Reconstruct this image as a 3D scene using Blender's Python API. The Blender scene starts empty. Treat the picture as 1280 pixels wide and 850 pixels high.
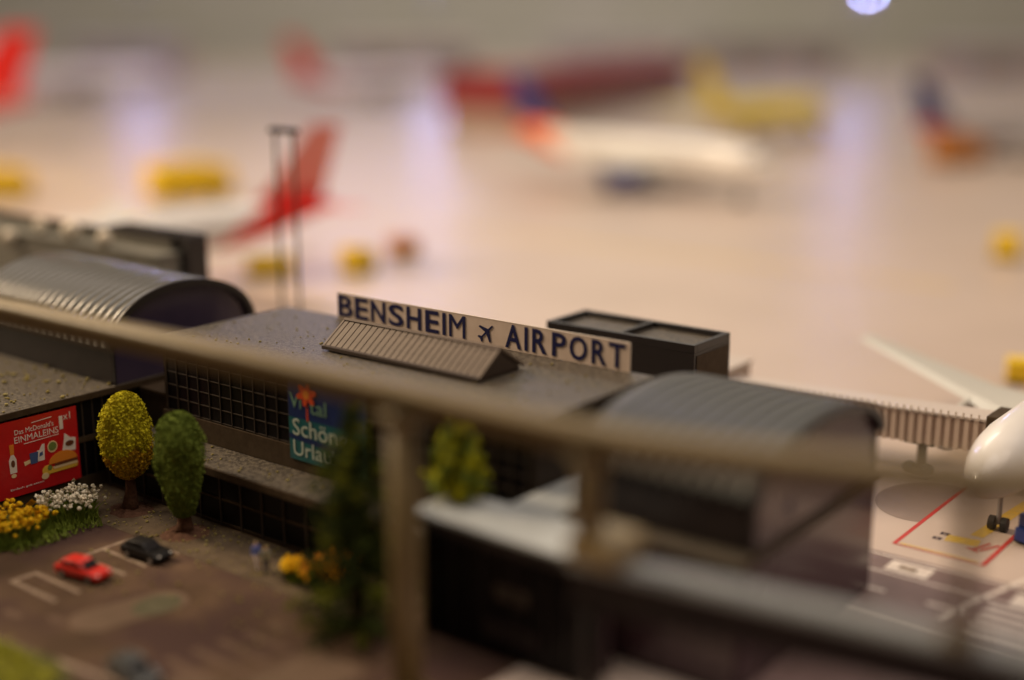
import bpy, bmesh, math, random
from mathutils import Vector, Matrix, noise
random.seed(11)
S = bpy.context.scene
COL = S.collection
R = math.radians
PI = math.pi
# One Blender unit is one centimetre: this is a table-top model landscape.
S.unit_settings.system = 'METRIC'
S.unit_settings.scale_length = 0.01

# ------------------------------------------------------------------ camera
cam_d = bpy.data.cameras.new('camera')
cam = bpy.data.objects.new('camera', cam_d)
COL.objects.link(cam)
cam.location = (0, 0, 11.6)
cam.rotation_euler = (R(90 - 13.646), 0, R(38.04))
cam_d.sensor_width = 36
cam_d.lens = 45.76
cam_d.clip_start = 0.5
cam_d.clip_end = 2000
cam_d.dof.use_dof = True
cam_d.dof.focus_distance = 31.6
APERTURE = 1.38                       # aperture diameter in cm
cam_d.dof.aperture_fstop = 45.76e-3 / APERTURE
cam_d.dof.aperture_blades = 0
S.camera = cam

# ------------------------------------------------------------------ world, room lamps and added fill
W = bpy.data.worlds.new('World')
S.world = W
W.use_nodes = True
bg = W.node_tree.nodes['Background']
bg.inputs[0].default_value = (1.0, 0.78, 0.55, 1)
bg.inputs[1].default_value = 0.10

def area(name, loc, target, size, power, col):
    l = bpy.data.lights.new(name, 'AREA')
    l.shape = 'DISK'
    l.size = size
    l.energy = power
    l.color = col
    o = bpy.data.objects.new(name, l)
    COL.objects.link(o)
    o.location = loc
    o.rotation_euler = (Vector(target) - Vector(loc)).to_track_quat('-Z', 'Y').to_euler()
    return o

area('ceiling_lamp_over_apron', (-22, 34, 195), (-60, 80, 0), 140, 195000, (1.0, 0.87, 0.76))
area('ceiling_lamp_room_left', (-118, -6, 78), (-28, 20, 2), 36, 165000, (1.0, 0.76, 0.50))
area('ceiling_lamp_right', (60, 70, 150), (-10, 28, 0), 90, 70000, (1.0, 0.80, 0.66))

area('added_fill_far_end', (-215, 290, 225), (-250, 330, 60), 140, 330000, (1.0, 0.92, 0.80))  # fill added only to brighten the back wall, not a known lamp
area('blue_lamp_far_wall', (-195, 194, 79), (-25, 22, 4), 26, 16000, (0.50, 0.48, 1.0))

S.view_settings.view_transform = 'Standard'
S.view_settings.look = 'None'
S.view_settings.exposure = 0
S.view_settings.gamma = 1
S.render.engine = 'CYCLES'

# ------------------------------------------------------------------ materials
def mat(name, col, rough=0.6, metal=0.0, col2=None, scale=3.0, bump=0.0, bscale=None, spec=0.5, coat=0.0,
        detail=5, lo=0.35, hi=0.65, emit=None, estr=0.0, mix2=None):
    m = bpy.data.materials.new(name)
    m.use_nodes = True
    nt = m.node_tree
    b = nt.nodes['Principled BSDF']
    b.inputs['Base Color'].default_value = (*col, 1)
    b.inputs['Roughness'].default_value = rough
    b.inputs['Metallic'].default_value = metal
    b.inputs['Specular IOR Level'].default_value = spec
    b.inputs['Coat Weight'].default_value = coat
    tc = nt.nodes.new('ShaderNodeTexCoord')
    if col2 is not None:
        n = nt.nodes.new('ShaderNodeTexNoise')
        n.inputs['Scale'].default_value = scale
        n.inputs['Detail'].default_value = detail
        nt.links.new(tc.outputs['Object'], n.inputs['Vector'])
        r = nt.nodes.new('ShaderNodeValToRGB')
        r.color_ramp.elements[0].position = lo
        r.color_ramp.elements[1].position = hi
        r.color_ramp.elements[0].color = (*col, 1)
        r.color_ramp.elements[1].color = (*col2, 1)
        nt.links.new(n.outputs['Fac'], r.inputs['Fac'])
        out = r.outputs['Color']
        if mix2:
            c3, sc3, lo3, hi3 = mix2
            n3 = nt.nodes.new('ShaderNodeTexNoise')
            n3.inputs['Scale'].default_value = sc3
            n3.inputs['Detail'].default_value = 3
            nt.links.new(tc.outputs['Object'], n3.inputs['Vector'])
            r3 = nt.nodes.new('ShaderNodeValToRGB')
            r3.color_ramp.elements[0].position = lo3
            r3.color_ramp.elements[1].position = hi3
            mx = nt.nodes.new('ShaderNodeMix')
            mx.data_type = 'RGBA'
            nt.links.new(n3.outputs['Fac'], r3.inputs['Fac'])
            nt.links.new(r3.outputs['Color'], mx.inputs['Factor'])
            nt.links.new(out, mx.inputs['A'])
            mx.inputs['B'].default_value = (*c3, 1)
            out = mx.outputs['Result']
        nt.links.new(out, b.inputs['Base Color'])
    if bump:
        n2 = nt.nodes.new('ShaderNodeTexNoise')
        n2.inputs['Scale'].default_value = bscale or scale * 4
        n2.inputs['Detail'].default_value = 4
        nt.links.new(tc.outputs['Object'], n2.inputs['Vector'])
        bp = nt.nodes.new('ShaderNodeBump')
        bp.inputs['Strength'].default_value = bump
        bp.inputs['Distance'].default_value = 0.05
        nt.links.new(n2.outputs['Fac'], bp.inputs['Height'])
        nt.links.new(bp.outputs['Normal'], b.inputs['Normal'])
    if emit:
        b.inputs['Emission Color'].default_value = (*emit, 1)
        b.inputs['Emission Strength'].default_value = estr
    return m

M = {}
M['apron'] = mat('apron_print', (0.50, 0.405, 0.345), 0.39, col2=(0.56, 0.455, 0.39), scale=0.12, bump=0.05, bscale=1.2, spec=0.45)
M['apron_grey'] = mat('turning_circle_print', (0.27, 0.205, 0.17), 0.4, col2=(0.31, 0.235, 0.195), scale=1.2)
M['road'] = mat('road_print', (0.185, 0.125, 0.118), 0.38, col2=(0.225, 0.155, 0.148), scale=1.5)
M['carpark'] = mat('car_park_print', (0.064, 0.038, 0.022), 0.8, col2=(0.112, 0.068, 0.041), scale=0.75, bump=0.15, bscale=9, spec=0.12,
                   mix2=((0.062, 0.034, 0.028), 0.45, 0.45, 0.62))
M['pavement'] = mat('pavement_print', (0.072, 0.050, 0.030), 0.8, col2=(0.115, 0.082, 0.050), scale=2.5, spec=0.15, bump=0.3, bscale=14)
M['island'] = mat('island_print', (0.15, 0.098, 0.066), 0.8, spec=0.15, col2=(0.12, 0.08, 0.052), scale=1.1)
M['patch'] = mat('island_green_print', (0.085, 0.078, 0.044), 0.85, col2=(0.11, 0.098, 0.06), scale=3, spec=0.15)
M['grass_mat'] = mat('static_grass_mat', (0.060, 0.058, 0.022), 0.95, spec=0.1, col2=(0.085, 0.078, 0.032), scale=3)
M['line'] = mat('faded_line_paint', (0.27, 0.20, 0.135), 0.6, col2=(0.18, 0.12, 0.085), scale=5)
M['hatch'] = mat('worn_hatch_paint', (0.125, 0.078, 0.053), 0.75, col2=(0.095, 0.058, 0.039), scale=3, spec=0.15)
M['line_white'] = mat('white_line_paint', (0.78, 0.70, 0.62), 0.45, col2=(0.66, 0.57, 0.50), scale=4)
M['line_red'] = mat('red_line_paint', (0.55, 0.035, 0.03), 0.45, col2=(0.45, 0.05, 0.04), scale=6)
M['line_yellow'] = mat('yellow_line_paint', (0.70, 0.46, 0.05), 0.45, col2=(0.60, 0.42, 0.12), scale=6)
M['line_dark'] = mat('dark_line_paint', (0.06, 0.04, 0.05), 0.45)
M['wallback'] = mat('hall_wall_paint', (0.52, 0.52, 0.44), 0.8, col2=(0.57, 0.56, 0.51), scale=0.03)
M['facade'] = mat('dark_facade_plastic', (0.036, 0.025, 0.017), 0.5, col2=(0.046, 0.033, 0.023), scale=4, bump=0.1, bscale=20)
M['fascia'] = mat('brown_fascia_plastic', (0.050, 0.033, 0.019), 0.6, col2=(0.066, 0.045, 0.027), scale=5, bump=0.1, bscale=25)
M['glass'] = mat('black_window_plastic', (0.006, 0.005, 0.006), 0.32, spec=0.14, bump=0.02, bscale=4)
M['mullion'] = mat('grey_brown_mullion', (0.055, 0.042, 0.034), 0.5, spec=0.3)
M['deck'] = mat('gritty_roof_grey', (0.045, 0.036, 0.027), 0.42, col2=(0.125, 0.103, 0.075), scale=11, lo=.42, hi=.6, bump=0.5, bscale=24, spec=0.45)
M['barrel'] = mat('ribbed_roof_plastic', (0.085, 0.084, 0.078), 0.26, col2=(0.11, 0.107, 0.098), scale=5, bump=0.08, bscale=18, spec=0.85)
M['barrel_shaded'] = mat('shaded_roof_plastic', (0.062, 0.066, 0.064), 0.5, col2=(0.078, 0.082, 0.079), scale=5, spec=0.45)  # darker copy of the ribbed roof plastic, weaker light put into its colour
M['rib'] = mat('roof_groove_plastic', (0.055, 0.05, 0.046), 0.45, spec=0.4)
M['trim'] = mat('black_trim_plastic', (0.022, 0.018, 0.018), 0.4)
M['panel_sheen'] = mat('painted_sheen_panel', (0.055, 0.042, 0.080), 0.22, col2=(0.065, 0.048, 0.088), scale=1.2, spec=0.7)  # violet base colour stands in for bluish light reflected in the gloss
M['endpanel'] = mat('reflection_tint_panel', (0.075, 0.038, 0.050), 0.20, col2=(0.078, 0.045, 0.056), scale=1.2, spec=0.7, bump=0.02, bscale=2)  # mauve in the base stands in for pink reflections of the surroundings
M['skylight'] = mat('skylight_plastic', (0.115, 0.082, 0.060), 0.5, col2=(0.14, 0.102, 0.075), scale=6)
M['skyrib'] = mat('skylight_rib_plastic', (0.10, 0.07, 0.052), 0.5)
M['skygap'] = mat('skylight_base_plastic', (0.055, 0.037, 0.028), 0.5)
M['signboard'] = mat('beige_sign_board', (0.74, 0.61, 0.53), 0.4, col2=(0.68, 0.55, 0.47), scale=3)
M['signedge'] = mat('pale_sign_edge', (0.72, 0.60, 0.50), 0.4)
M['letter'] = mat('navy_letter_print', (0.010, 0.012, 0.075), 0.45, spec=0.3)
M['poster_red'] = mat('red_poster_print', (0.58, 0.012, 0.016), 0.35, col2=(0.50, 0.012, 0.016), scale=2)
M['ink_white'] = mat('white_poster_ink', (0.80, 0.74, 0.70), 0.4)
M['ink_cream'] = mat('cream_poster_ink', (0.80, 0.62, 0.36), 0.4)
M['ink_orange'] = mat('orange_poster_ink', (0.75, 0.25, 0.03), 0.4)
M['ink_yellow'] = mat('yellow_poster_ink', (0.80, 0.50, 0.06), 0.4)
M['ink_brown'] = mat('brown_poster_ink', (0.14, 0.045, 0.02), 0.4)
M['ink_green'] = mat('green_poster_ink', (0.16, 0.22, 0.06), 0.4)
M['ink_blue'] = mat('blue_poster_ink', (0.06, 0.10, 0.26), 0.4)
M['poster_navy'] = mat('navy_poster_print', (0.008, 0.020, 0.095), 0.35, col2=(0.012, 0.03, 0.13), scale=2)
M['poster_teal'] = mat('teal_poster_print', (0.012, 0.125, 0.135), 0.35, col2=(0.012, 0.085, 0.105), scale=2)
M['ink_pale'] = mat('pale_teal_ink', (0.50, 0.58, 0.52), 0.4)
M['ink_sage'] = mat('sage_ink', (0.16, 0.30, 0.22), 0.4)
M['ink_red'] = mat('red_flower_ink', (0.62, 0.07, 0.02), 0.4)
M['brass'] = mat('dull_brass_paint', (0.165, 0.118, 0.047), 0.45, col2=(0.20, 0.145, 0.062), scale=3, bump=0.1, bscale=12, spec=0.6)
M['brass_pale'] = mat('worn_pale_brass', (0.34, 0.26, 0.13), 0.45, col2=(0.25, 0.18, 0.08), scale=2)
M['greyplastic'] = mat('light_grey_plastic', (0.40, 0.42, 0.42), 0.36, col2=(0.35, 0.37, 0.37), scale=2, bump=0.08, bscale=15, spec=0.6)
M['darkplastic'] = mat('dark_brown_plastic', (0.018, 0.014, 0.015), 0.4, col2=(0.027, 0.020, 0.020), scale=3, spec=0.3)
M['concrete'] = mat('grey_green_plastic', (0.16, 0.155, 0.135), 0.5, col2=(0.21, 0.20, 0.17), scale=2)
M['jetway'] = mat('jetway_tan_plastic', (0.46, 0.36, 0.30), 0.45, col2=(0.41, 0.32, 0.265), scale=3)
M['jetrib'] = mat('jetway_rib_plastic', (0.53, 0.43, 0.365), 0.45)
M['paleroof'] = mat('pale_jetway_roof', (0.55, 0.48, 0.43), 0.4)
M['black'] = mat('black_rubber', (0.012, 0.012, 0.013), 0.6)
M['rim'] = mat('metal_rim', (0.4, 0.4, 0.4), 0.35, 0.8)
M['white_paint'] = mat('white_airliner_paint', (0.80, 0.77, 0.74), 0.28, coat=0.4)
M['wing_grey'] = mat('wing_grey_paint', (0.56, 0.55, 0.50), 0.35)
M['metal'] = mat('bare_metal', (0.35, 0.34, 0.34), 0.4, 0.7)
M['red_paint'] = mat('red_tail_paint', (0.68, 0.02, 0.015), 0.3)
M['pale_red_paint'] = mat('pale_red_tail_paint', (0.76, 0.26, 0.21), 0.3)
M['blue_paint'] = mat('dark_blue_tail_paint', (0.03, 0.04, 0.18), 0.3)
M['orange_paint'] = mat('orange_tail_paint', (0.85, 0.19, 0.01), 0.3)
M['yellow_paint'] = mat('yellow_airliner_paint', (0.92, 0.72, 0.01), 0.3, coat=0.3)
M['lilac_paint'] = mat('lilac_white_paint', (0.86, 0.78, 0.88), 0.25, coat=0.4)
M['grey_paint'] = mat('grey_airliner_paint', (0.42, 0.38, 0.38), 0.3)
M['hangar_red'] = mat('dark_red_sheet', (0.30, 0.022, 0.022), 0.55, col2=(0.25, 0.02, 0.03), scale=0.2)
M['hangar_wall'] = mat('beige_hangar_wall', (0.42, 0.30, 0.24), 0.6)
M['truck_yellow'] = mat('yellow_vehicle_paint', (0.88, 0.60, 0.01), 0.35)
M['truck_orange'] = mat('orange_vehicle_paint', (0.60, 0.24, 0.05), 0.35)
M['truck_blue'] = mat('blue_vehicle_paint', (0.02, 0.045, 0.20), 0.35)
M['car_red'] = mat('red_car_paint', (0.62, 0.018, 0.008), 0.35, coat=0.3)
M['car_black'] = mat('black_car_paint', (0.010, 0.009, 0.009), 0.42, spec=0.3)
M['car_grey'] = mat('grey_car_paint', (0.05, 0.053, 0.056), 0.35, coat=0.3)
M['carglass'] = mat('dark_car_window', (0.015, 0.013, 0.014), 0.6, spec=0.12)
M['lamp_white'] = mat('headlamp_white', (0.8, 0.78, 0.72), 0.3)
M['lamp_red'] = mat('tail_lamp_red', (0.4, 0.01, 0.01), 0.3)
M['bark'] = mat('bark_brown', (0.075, 0.036, 0.022), 0.9, col2=(0.12, 0.06, 0.038), scale=8, bump=0.6, bscale=18)
M['flock_yellow'] = mat('yellow_flock', (0.40, 0.33, 0.012), 0.95, col2=(0.58, 0.52, 0.022), scale=3.0)
M['flock_rust'] = mat('ochre_flock', (0.36, 0.20, 0.010), 0.95, col2=(0.48, 0.30, 0.014), scale=3.0)
M['flock_green'] = mat('green_flock', (0.11, 0.15, 0.022), 0.95, col2=(0.18, 0.235, 0.04), scale=3.0)
M['flock_dark'] = mat('dark_conifer_flock', (0.022, 0.032, 0.008), 0.95, col2=(0.055, 0.075, 0.014), scale=2.0)
M['flock_moss'] = mat('moss_green_flock', (0.10, 0.12, 0.014), 0.95, col2=(0.20, 0.21, 0.02), scale=2.0)
M['flock_lime'] = mat('lime_conifer_flock', (0.36, 0.36, 0.015), 0.95, col2=(0.60, 0.55, 0.025), scale=2.0)
M['blade'] = mat('grass_blade_green', (0.12, 0.17, 0.018), 0.8, col2=(0.20, 0.25, 0.035), scale=3)
M['blade_lime'] = mat('grass_blade_lime', (0.50, 0.48, 0.06), 0.8, col2=(0.38, 0.38, 0.05), scale=3)
M['bloom_yellow'] = mat('yellow_blossom', (0.78, 0.50, 0.012), 0.8, col2=(0.68, 0.37, 0.01), scale=6)
M['bloom_white'] = mat('white_blossom', (0.80, 0.74, 0.60), 0.8, col2=(0.66, 0.58, 0.42), scale=6)
M['bloom_orange'] = mat('orange_blossom', (0.70, 0.36, 0.012), 0.8, col2=(0.60, 0.20, 0.01), scale=6)
M['crumb'] = mat('ochre_crumb', (0.22, 0.17, 0.04), 0.95, col2=(0.34, 0.29, 0.12), scale=9)
M['skin'] = mat('figure_skin', (0.55, 0.34, 0.24), 0.6)
M['hair'] = mat('figure_hair', (0.05, 0.03, 0.02), 0.7)
M['hair_pale'] = mat('figure_pale_hair', (0.42, 0.30, 0.14), 0.7)
M['cloth_blue'] = mat('figure_blue_shirt', (0.12, 0.17, 0.50), 0.7)
M['cloth_white'] = mat('figure_pale_trousers', (0.75, 0.64, 0.60), 0.7)
M['cloth_olive'] = mat('figure_olive_jacket', (0.30, 0.30, 0.22), 0.7)
M['cloth_navy'] = mat('figure_navy_trousers', (0.025, 0.03, 0.06), 0.7)
M['bulb'] = mat('blue_white_bulb', (0.8, 0.8, 0.9), 0.4, emit=(0.44, 0.46, 1.0), estr=120)
M['bead'] = mat('cream_bead', (0.85, 0.74, 0.58), 0.5)

for k_, m_ in M.items():
    if k_.startswith(('flock', 'bloom', 'blade', 'crumb', 'bark', 'fascia', 'facade')):
        m_.node_tree.nodes['Principled BSDF'].inputs['Specular IOR Level'].default_value = 0.15

# ------------------------------------------------------------------ mesh helpers
class MB:
    def __init__(s):
        s.v, s.f, s.mi = [], [], []
    def add(s, vs, fs, mi=0):
        b = len(s.v)
        s.v += [tuple(p) for p in vs]
        s.f += [tuple(b + i for i in f) for f in fs]
        s.mi += [mi] * len(fs)
        return s
    def box(s, x0, x1, y0, y1, z0, z1, mi=0, bev=0.0):
        if bev <= 0:
            vs = [(x, y, z) for z in (z0, z1) for y in (y0, y1) for x in (x0, x1)]
            fs = [(0, 2, 3, 1), (4, 5, 7, 6), (0, 1, 5, 4), (2, 6, 7, 3), (0, 4, 6, 2), (1, 3, 7, 5)]
            return s.add(vs, fs, mi)
        b = bev
        bm = bmesh.new()
        bmesh.ops.create_cube(bm, size=1)
        for v in bm.verts:
            v.co = ((x0 + x1) / 2 + v.co.x * (x1 - x0), (y0 + y1) / 2 + v.co.y * (y1 - y0), (z0 + z1) / 2 + v.co.z * (z1 - z0))
        bmesh.ops.bevel(bm, geom=list(bm.edges), offset=b, segments=2, affect='EDGES', profile=0.7)
        bm.verts.index_update()
        s.add([v.co[:] for v in bm.verts], [[v.index for v in f.verts] for f in bm.faces], mi)
        bm.free()
        return s
    def prism(s, poly, axis, a0, a1, mi=0):
        """extrude a 2D polygon along an axis; poly is in the other two axes"""
        n = len(poly)
        def P(p, a):
            return (a, p[0], p[1]) if axis == 'x' else (p[0], a, p[1]) if axis == 'y' else (p[0], p[1], a)
        vs = [P(p, a0) for p in poly] + [P(p, a1) for p in poly]
        fs = [tuple(range(n))[::-1], tuple(range(n, 2 * n))] + [(i, (i + 1) % n, n + (i + 1) % n, n + i) for i in range(n)]
        return s.add(vs, fs, mi)
    def tube(s, pts, rad, seg=12, mi=0, cap=True):
        pts = [Vector(p) for p in pts]
        rads = rad if isinstance(rad, (list, tuple)) else [rad] * len(pts)
        rings = []
        up0 = None
        for i, p in enumerate(pts):
            t = (pts[min(i + 1, len(pts) - 1)] - pts[max(i - 1, 0)]).normalized()
            ref = Vector((0, 0, 1)) if abs(t.z) < 0.95 else Vector((1, 0, 0))
            a = t.cross(ref).normalized()
            c = a.cross(t).normalized()
            rings.append([p + (a * math.cos(k * 2 * PI / seg) + c * math.sin(k * 2 * PI / seg)) * rads[i] for k in range(seg)])
        vs = [q for r in rings for q in r]
        fs = []
        for i in range(len(rings) - 1):
            for k in range(seg):
                fs.append((i * seg + k, i * seg + (k + 1) % seg, (i + 1) * seg + (k + 1) % seg, (i + 1) * seg + k))
        if cap:
            fs.append(tuple(range(seg))[::-1])
            fs.append(tuple((len(rings) - 1) * seg + k for k in range(seg)))
        return s.add(vs, fs, mi)
    def ball(s, c, r, seg=8, rings=5, mi=0, sc=(1, 1, 1)):
        vs = [(c[0], c[1], c[2] - r * sc[2])]
        for i in range(1, rings):
            a = PI * i / rings
            for k in range(seg):
                b = 2 * PI * k / seg
                vs.append((c[0] + r * sc[0] * math.sin(a) * math.cos(b), c[1] + r * sc[1] * math.sin(a) * math.sin(b), c[2] - r * sc[2] * math.cos(a)))
        vs.append((c[0], c[1], c[2] + r * sc[2]))
        fs = []
        for k in range(seg):
            fs.append((0, 1 + (k + 1) % seg, 1 + k))
            fs.append((len(vs) - 1, 1 + (rings - 2) * seg + k, 1 + (rings - 2) * seg + (k + 1) % seg))
        for i in range(rings - 2):
            for k in range(seg):
                fs.append((1 + i * seg + k, 1 + i * seg + (k + 1) % seg, 1 + (i + 1) * seg + (k + 1) % seg, 1 + (i + 1) * seg + k))
        return s.add(vs, fs, mi)
    def mesh(s, name, mats, smooth=False):
        me = bpy.data.meshes.new(name)
        me.from_pydata(s.v, [], s.f)
        mats = mats if isinstance(mats, (list, tuple)) else [mats]
        for m in mats:
            me.materials.append(M[m])
        if len(mats) > 1:
            for p, i in zip(me.polygons, s.mi):
                p.material_index = i
        if smooth:
            for p in me.polygons:
                p.use_smooth = True
        me.update()
        return me
    def build(s, name, mats, parent=None, smooth=False):
        return link(name, s.mesh(name, mats, smooth), parent)

def link(name, me, parent=None, loc=None, rot=None):
    o = bpy.data.objects.new(name, me)
    COL.objects.link(o)
    if parent is not None:
        o.parent = parent
    if loc is not None:
        o.location = loc
    if rot is not None:
        o.rotation_euler = rot
    return o

def tag(o, label, cat, group=None):
    o['label'] = label
    o['category'] = cat
    if group:
        o['group'] = group
    return o

def thing(name, label, cat, loc=(0, 0, 0), rz=0.0, group=None, scale=1.0):
    o = link(name, None, None, loc, (0, 0, rz))
    o.empty_display_size = 0.3
    o.scale = (scale,) * 3
    return tag(o, label, cat, group)

def structure(name, mb, m, smooth=False):
    o = mb.build(name, m, None, smooth)
    o['kind'] = 'structure'
    return o

def stuff(name, mb, m, label=None, cat=None, parent=None):
    o = mb.build(name, m, parent)
    o['kind'] = 'stuff'
    if label:
        o['label'] = label
        o['category'] = cat
    return o

def text_mesh(txt, m, depth=0.01, heavy=0.0):
    cu = bpy.data.curves.new('text', 'FONT')
    cu.body = txt
    cu.extrude = depth
    cu.resolution_u = 3
    cu.offset = heavy
    t = bpy.data.objects.new('text', cu)
    COL.objects.link(t)
    dg = bpy.context.evaluated_depsgraph_get()
    me = bpy.data.meshes.new_from_object(t.evaluated_get(dg))
    bpy.data.objects.remove(t)
    bpy.data.curves.remove(cu)
    me.materials.clear()
    me.materials.append(M[m])
    return me

def fit_text(name, txt, m, parent, frame, x0, x1, y0, y1, lift, depth=0.006, lean=0.0, heavy=0.0):
    """lay text into a rectangle of a wall frame: frame maps (x, y, out) to a 3D point"""
    me = text_mesh(txt, m, 0.5, heavy)
    xs = [v.co.x for v in me.vertices]
    ys = [v.co.y for v in me.vertices]
    a, b, c, d = min(xs), max(xs), min(ys), max(ys)
    for v in me.vertices:
        X = x0 + (v.co.x - a) / (b - a) * (x1 - x0)
        Y = y0 + (v.co.y - c) / (d - c) * (y1 - y0)
        v.co = frame(X, Y + lean * (X - x0), lift + (v.co.z + 0.5) * depth)
    me.update()
    return link(name, me, parent)

def flat_shape(name, pts, m, parent, frame, lift, depth=0.006):
    n = len(pts)
    mb = MB()
    vs = [frame(x, y, lift) for x, y in pts] + [frame(x, y, lift + depth) for x, y in pts]
    mb.add(vs, [tuple(range(n)), tuple(range(n, 2 * n))[::-1]] + [(i, n + i, n + (i + 1) % n, (i + 1) % n) for i in range(n)])
    return mb.build(name, m, parent)

def ell(cx, cy, rx, ry, n=16, a0=0.0, a1=2 * PI):
    return [(cx + rx * math.cos(a0 + (a1 - a0) * i / n), cy + ry * math.sin(a0 + (a1 - a0) * i / n)) for i in range(n + (0 if a1 - a0 > 6.2 else 1))]

# ------------------------------------------------------------------ setting: ground sheets
structure('apron', MB().add([(-760, -90, 0), (420, -90, 0), (420, 760, 0), (-760, 760, 0)], [(0, 1, 2, 3)]), 'apron')
def sheet(name, poly, z, m, parent=None):
    mb = MB().add([(x, y, z) for x, y in poly], [tuple(range(len(poly)))])
    o = mb.build(name, m, parent)
    if parent is None:
        o['kind'] = 'structure'
    return o
def rect(x0, x1, y0, y1):
    return [(x0, y0), (x1, y0), (x1, y1), (x0, y1)]
def bar2(p, q, w):
    p, q = Vector(p), Vector(q)
    d = (q - p).normalized()
    n = Vector((-d.y, d.x)) * w / 2
    return [tuple(p - n), tuple(q - n), tuple(q + n), tuple(p + n)]

car_park = sheet('car_park', rect(-60, -11.2, -40, 18.9), 0.004, 'carpark')
structure('pavement', MB().box(-28.3, -16.6, 16.95, 18.62, 0, 0.012), 'pavement')
road = sheet('road', rect(-11.0, 60, -40, 26.8), 0.004, 'road')
sheet('plaza', rect(-13.5, -9.9, 12, 22), 0.008, 'apron')
island = structure('traffic_island', MB().prism([(-21.9 + x, y) for x, y in ell(0.55, 13.75, 0.55, 0.5, 8, PI, 2 * PI) + ell(0.9, 15.15, 0.55, 0.5, 8, 0, PI)], 'z', 0.004, 0.012), 'island')
sheet('grass_patch', ell(-20.95, 14.95, .42, .55, 20), 0.016, 'patch', island)
# bay lines of the car park
for v in (13.72, 14.28, 15.42, 15.98, 17.0 - 0.12):
    sheet('bay_line', rect(-24.3, -22.75, v, v + 0.11), 0.008, 'line', car_park)
sheet('bay_line', rect(-24.42, -24.3, 13.72, 14.39), 0.008, 'line', car_park)
sheet('bay_line', rect(-24.42, -24.3, 15.42, 16.99), 0.008, 'line', car_park)
for i, v in enumerate((13.9, 14.45, 15.0, 15.55, 16.1)):
    sheet('hatch_stripe', rect(-18.9 + 0.1 * i, -17.35 + 0.02 * i, v - 0.4, v - 0.18), 0.008, 'hatch', car_park)
sheet('hatch_stripe', bar2((-17.2, 13.2), (-17.0, 16.3), 0.16), 0.008, 'hatch', car_park)
sheet('zebra_field', rect(-18.3, -16.0, 12.9, 13.5), 0.008, 'hatch', car_park)
sheet('zebra_field', rect(-17.0, -15.6, 13.9, 15.6), 0.008, 'island', car_park)
for x, y in ((-22.9, 12.9), (-22.0, 13.3), (-23.3, 12.2)):
    sheet('faded_mark', ell(x, y, 0.3, 0.12, 12), 0.008, 'hatch', car_park)
sheet('lane_line', bar2((-26, 11.6), (-18, 12.6), 0.14), 0.008, 'line', car_park)
# road markings
for v in (26.62, 25.72):
    sheet('lane_line', rect(-11, 40, v, v + 0.07), 0.008, 'line_white', road)
for k in range(9):
    sheet('lane_dash', rect(-10.3 + k * 1.75, -9.45 + k * 1.75, 24.75, 24.86), 0.008, 'line_white', road)
sheet('lane_line', rect(-11, 40, 23.7, 23.78), 0.008, 'line_white', road)
sheet('road_panel', rect(-9.95, -9.0, 25.92, 26.5), 0.009, 'line_white', road)
sheet('road_panel_letter', rect(-9.7, -9.3, 26.1, 26.32), 0.013, 'line', road)
sheet('lane_line', bar2((-8.1, 24.3), (-6.7, 29.5), 0.12), 0.008, 'line_white', road)
for k in range(5):
    sheet('zebra_stripe', rect(-7.5, -6.1, 24.05 + k * 0.33, 24.2 + k * 0.33), 0.009, 'line_white', road)
sheet('zebra_stripe', rect(-7.2, -6.6, 25.7, 26.4), 0.009, 'line_white', road)
# stand markings on the apron
stand = sheet('turning_circle', ell(-10.7, 30.6, 1.25, 1.6, 40), 0.004, 'apron_grey')
sheet('turning_ring', ell(-10.7, 30.6, 0.95, 1.25, 40), 0.006, 'apron_grey', stand)
st = sheet('aircraft_stand', rect(-10.3, -8.25, 27.45, 60), 0.0075, 'apron')
sheet('red_line', rect(-10.36, -10.26, 27.4, 55), 0.0115, 'line_red', st)
sheet('red_line', rect(-8.32, -8.22, 27.4, 55), 0.0115, 'line_red', st)
sheet('red_line', rect(-10.26, -8.32, 27.40, 27.44), 0.0115, 'line_red', st)
sheet('yellow_line', rect(-10.2, -8.4, 27.50, 27.56), 0.0115, 'line_yellow', st)
sheet('yellow_panel', bar2((-9.5, 28.5), (-8.75, 28.6), 0.42), 0.0115, 'line_yellow', st)
sheet('yellow_panel', bar2((-8.95, 29.0), (-8.6, 33), 0.3), 0.0115, 'line_yellow', st)
for (a, b) in (((-8.75, 28.15), (-8.55, 28.75)), ((-8.6, 28.2), (-8.35, 28.75)), ((-8.9, 28.2), (-8.6, 28.1))):
    sheet('red_mark', bar2(a, b, 0.07), 0.0155, 'line_red', st)
for (x, y) in ((-9.75, 28.25), (-9.7, 28.62)):
    sheet('dark_mark', rect(x, x + 0.2, y, y + 0.17), 0.0115, 'line_dark', st)
    sheet('dark_mark_centre', rect(x + 0.07, x + 0.13, y + 0.06, y + 0.11), 0.0135, 'apron', st)
# far apron guide lines
for k, (p, q) in enumerate((((-140, 55), (-20, 58)), ((-160, 98), (10, 103)))):
    sheet('taxi_line', bar2(p, q, 0.5), 0.004, 'line_yellow')

# back wall of the hall behind the layout
fwd = Vector((-0.6162, 0.7876, 0))
rgt = Vector((0.7876, 0.6162, 0))
def wallpt(r, f, z):
    p = fwd * f + rgt * r
    return (p.x, p.y, z)
structure('back_wall', MB().add([wallpt(r, f, z) for z in (-5, 230) for f in (425, 435) for r in (-480, 480)],
          [(0, 1, 3, 2), (4, 6, 7, 5), (0, 4, 5, 1), (2, 3, 7, 6), (0, 2, 6, 4), (1, 5, 7, 3)]), 'wallback')

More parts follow.
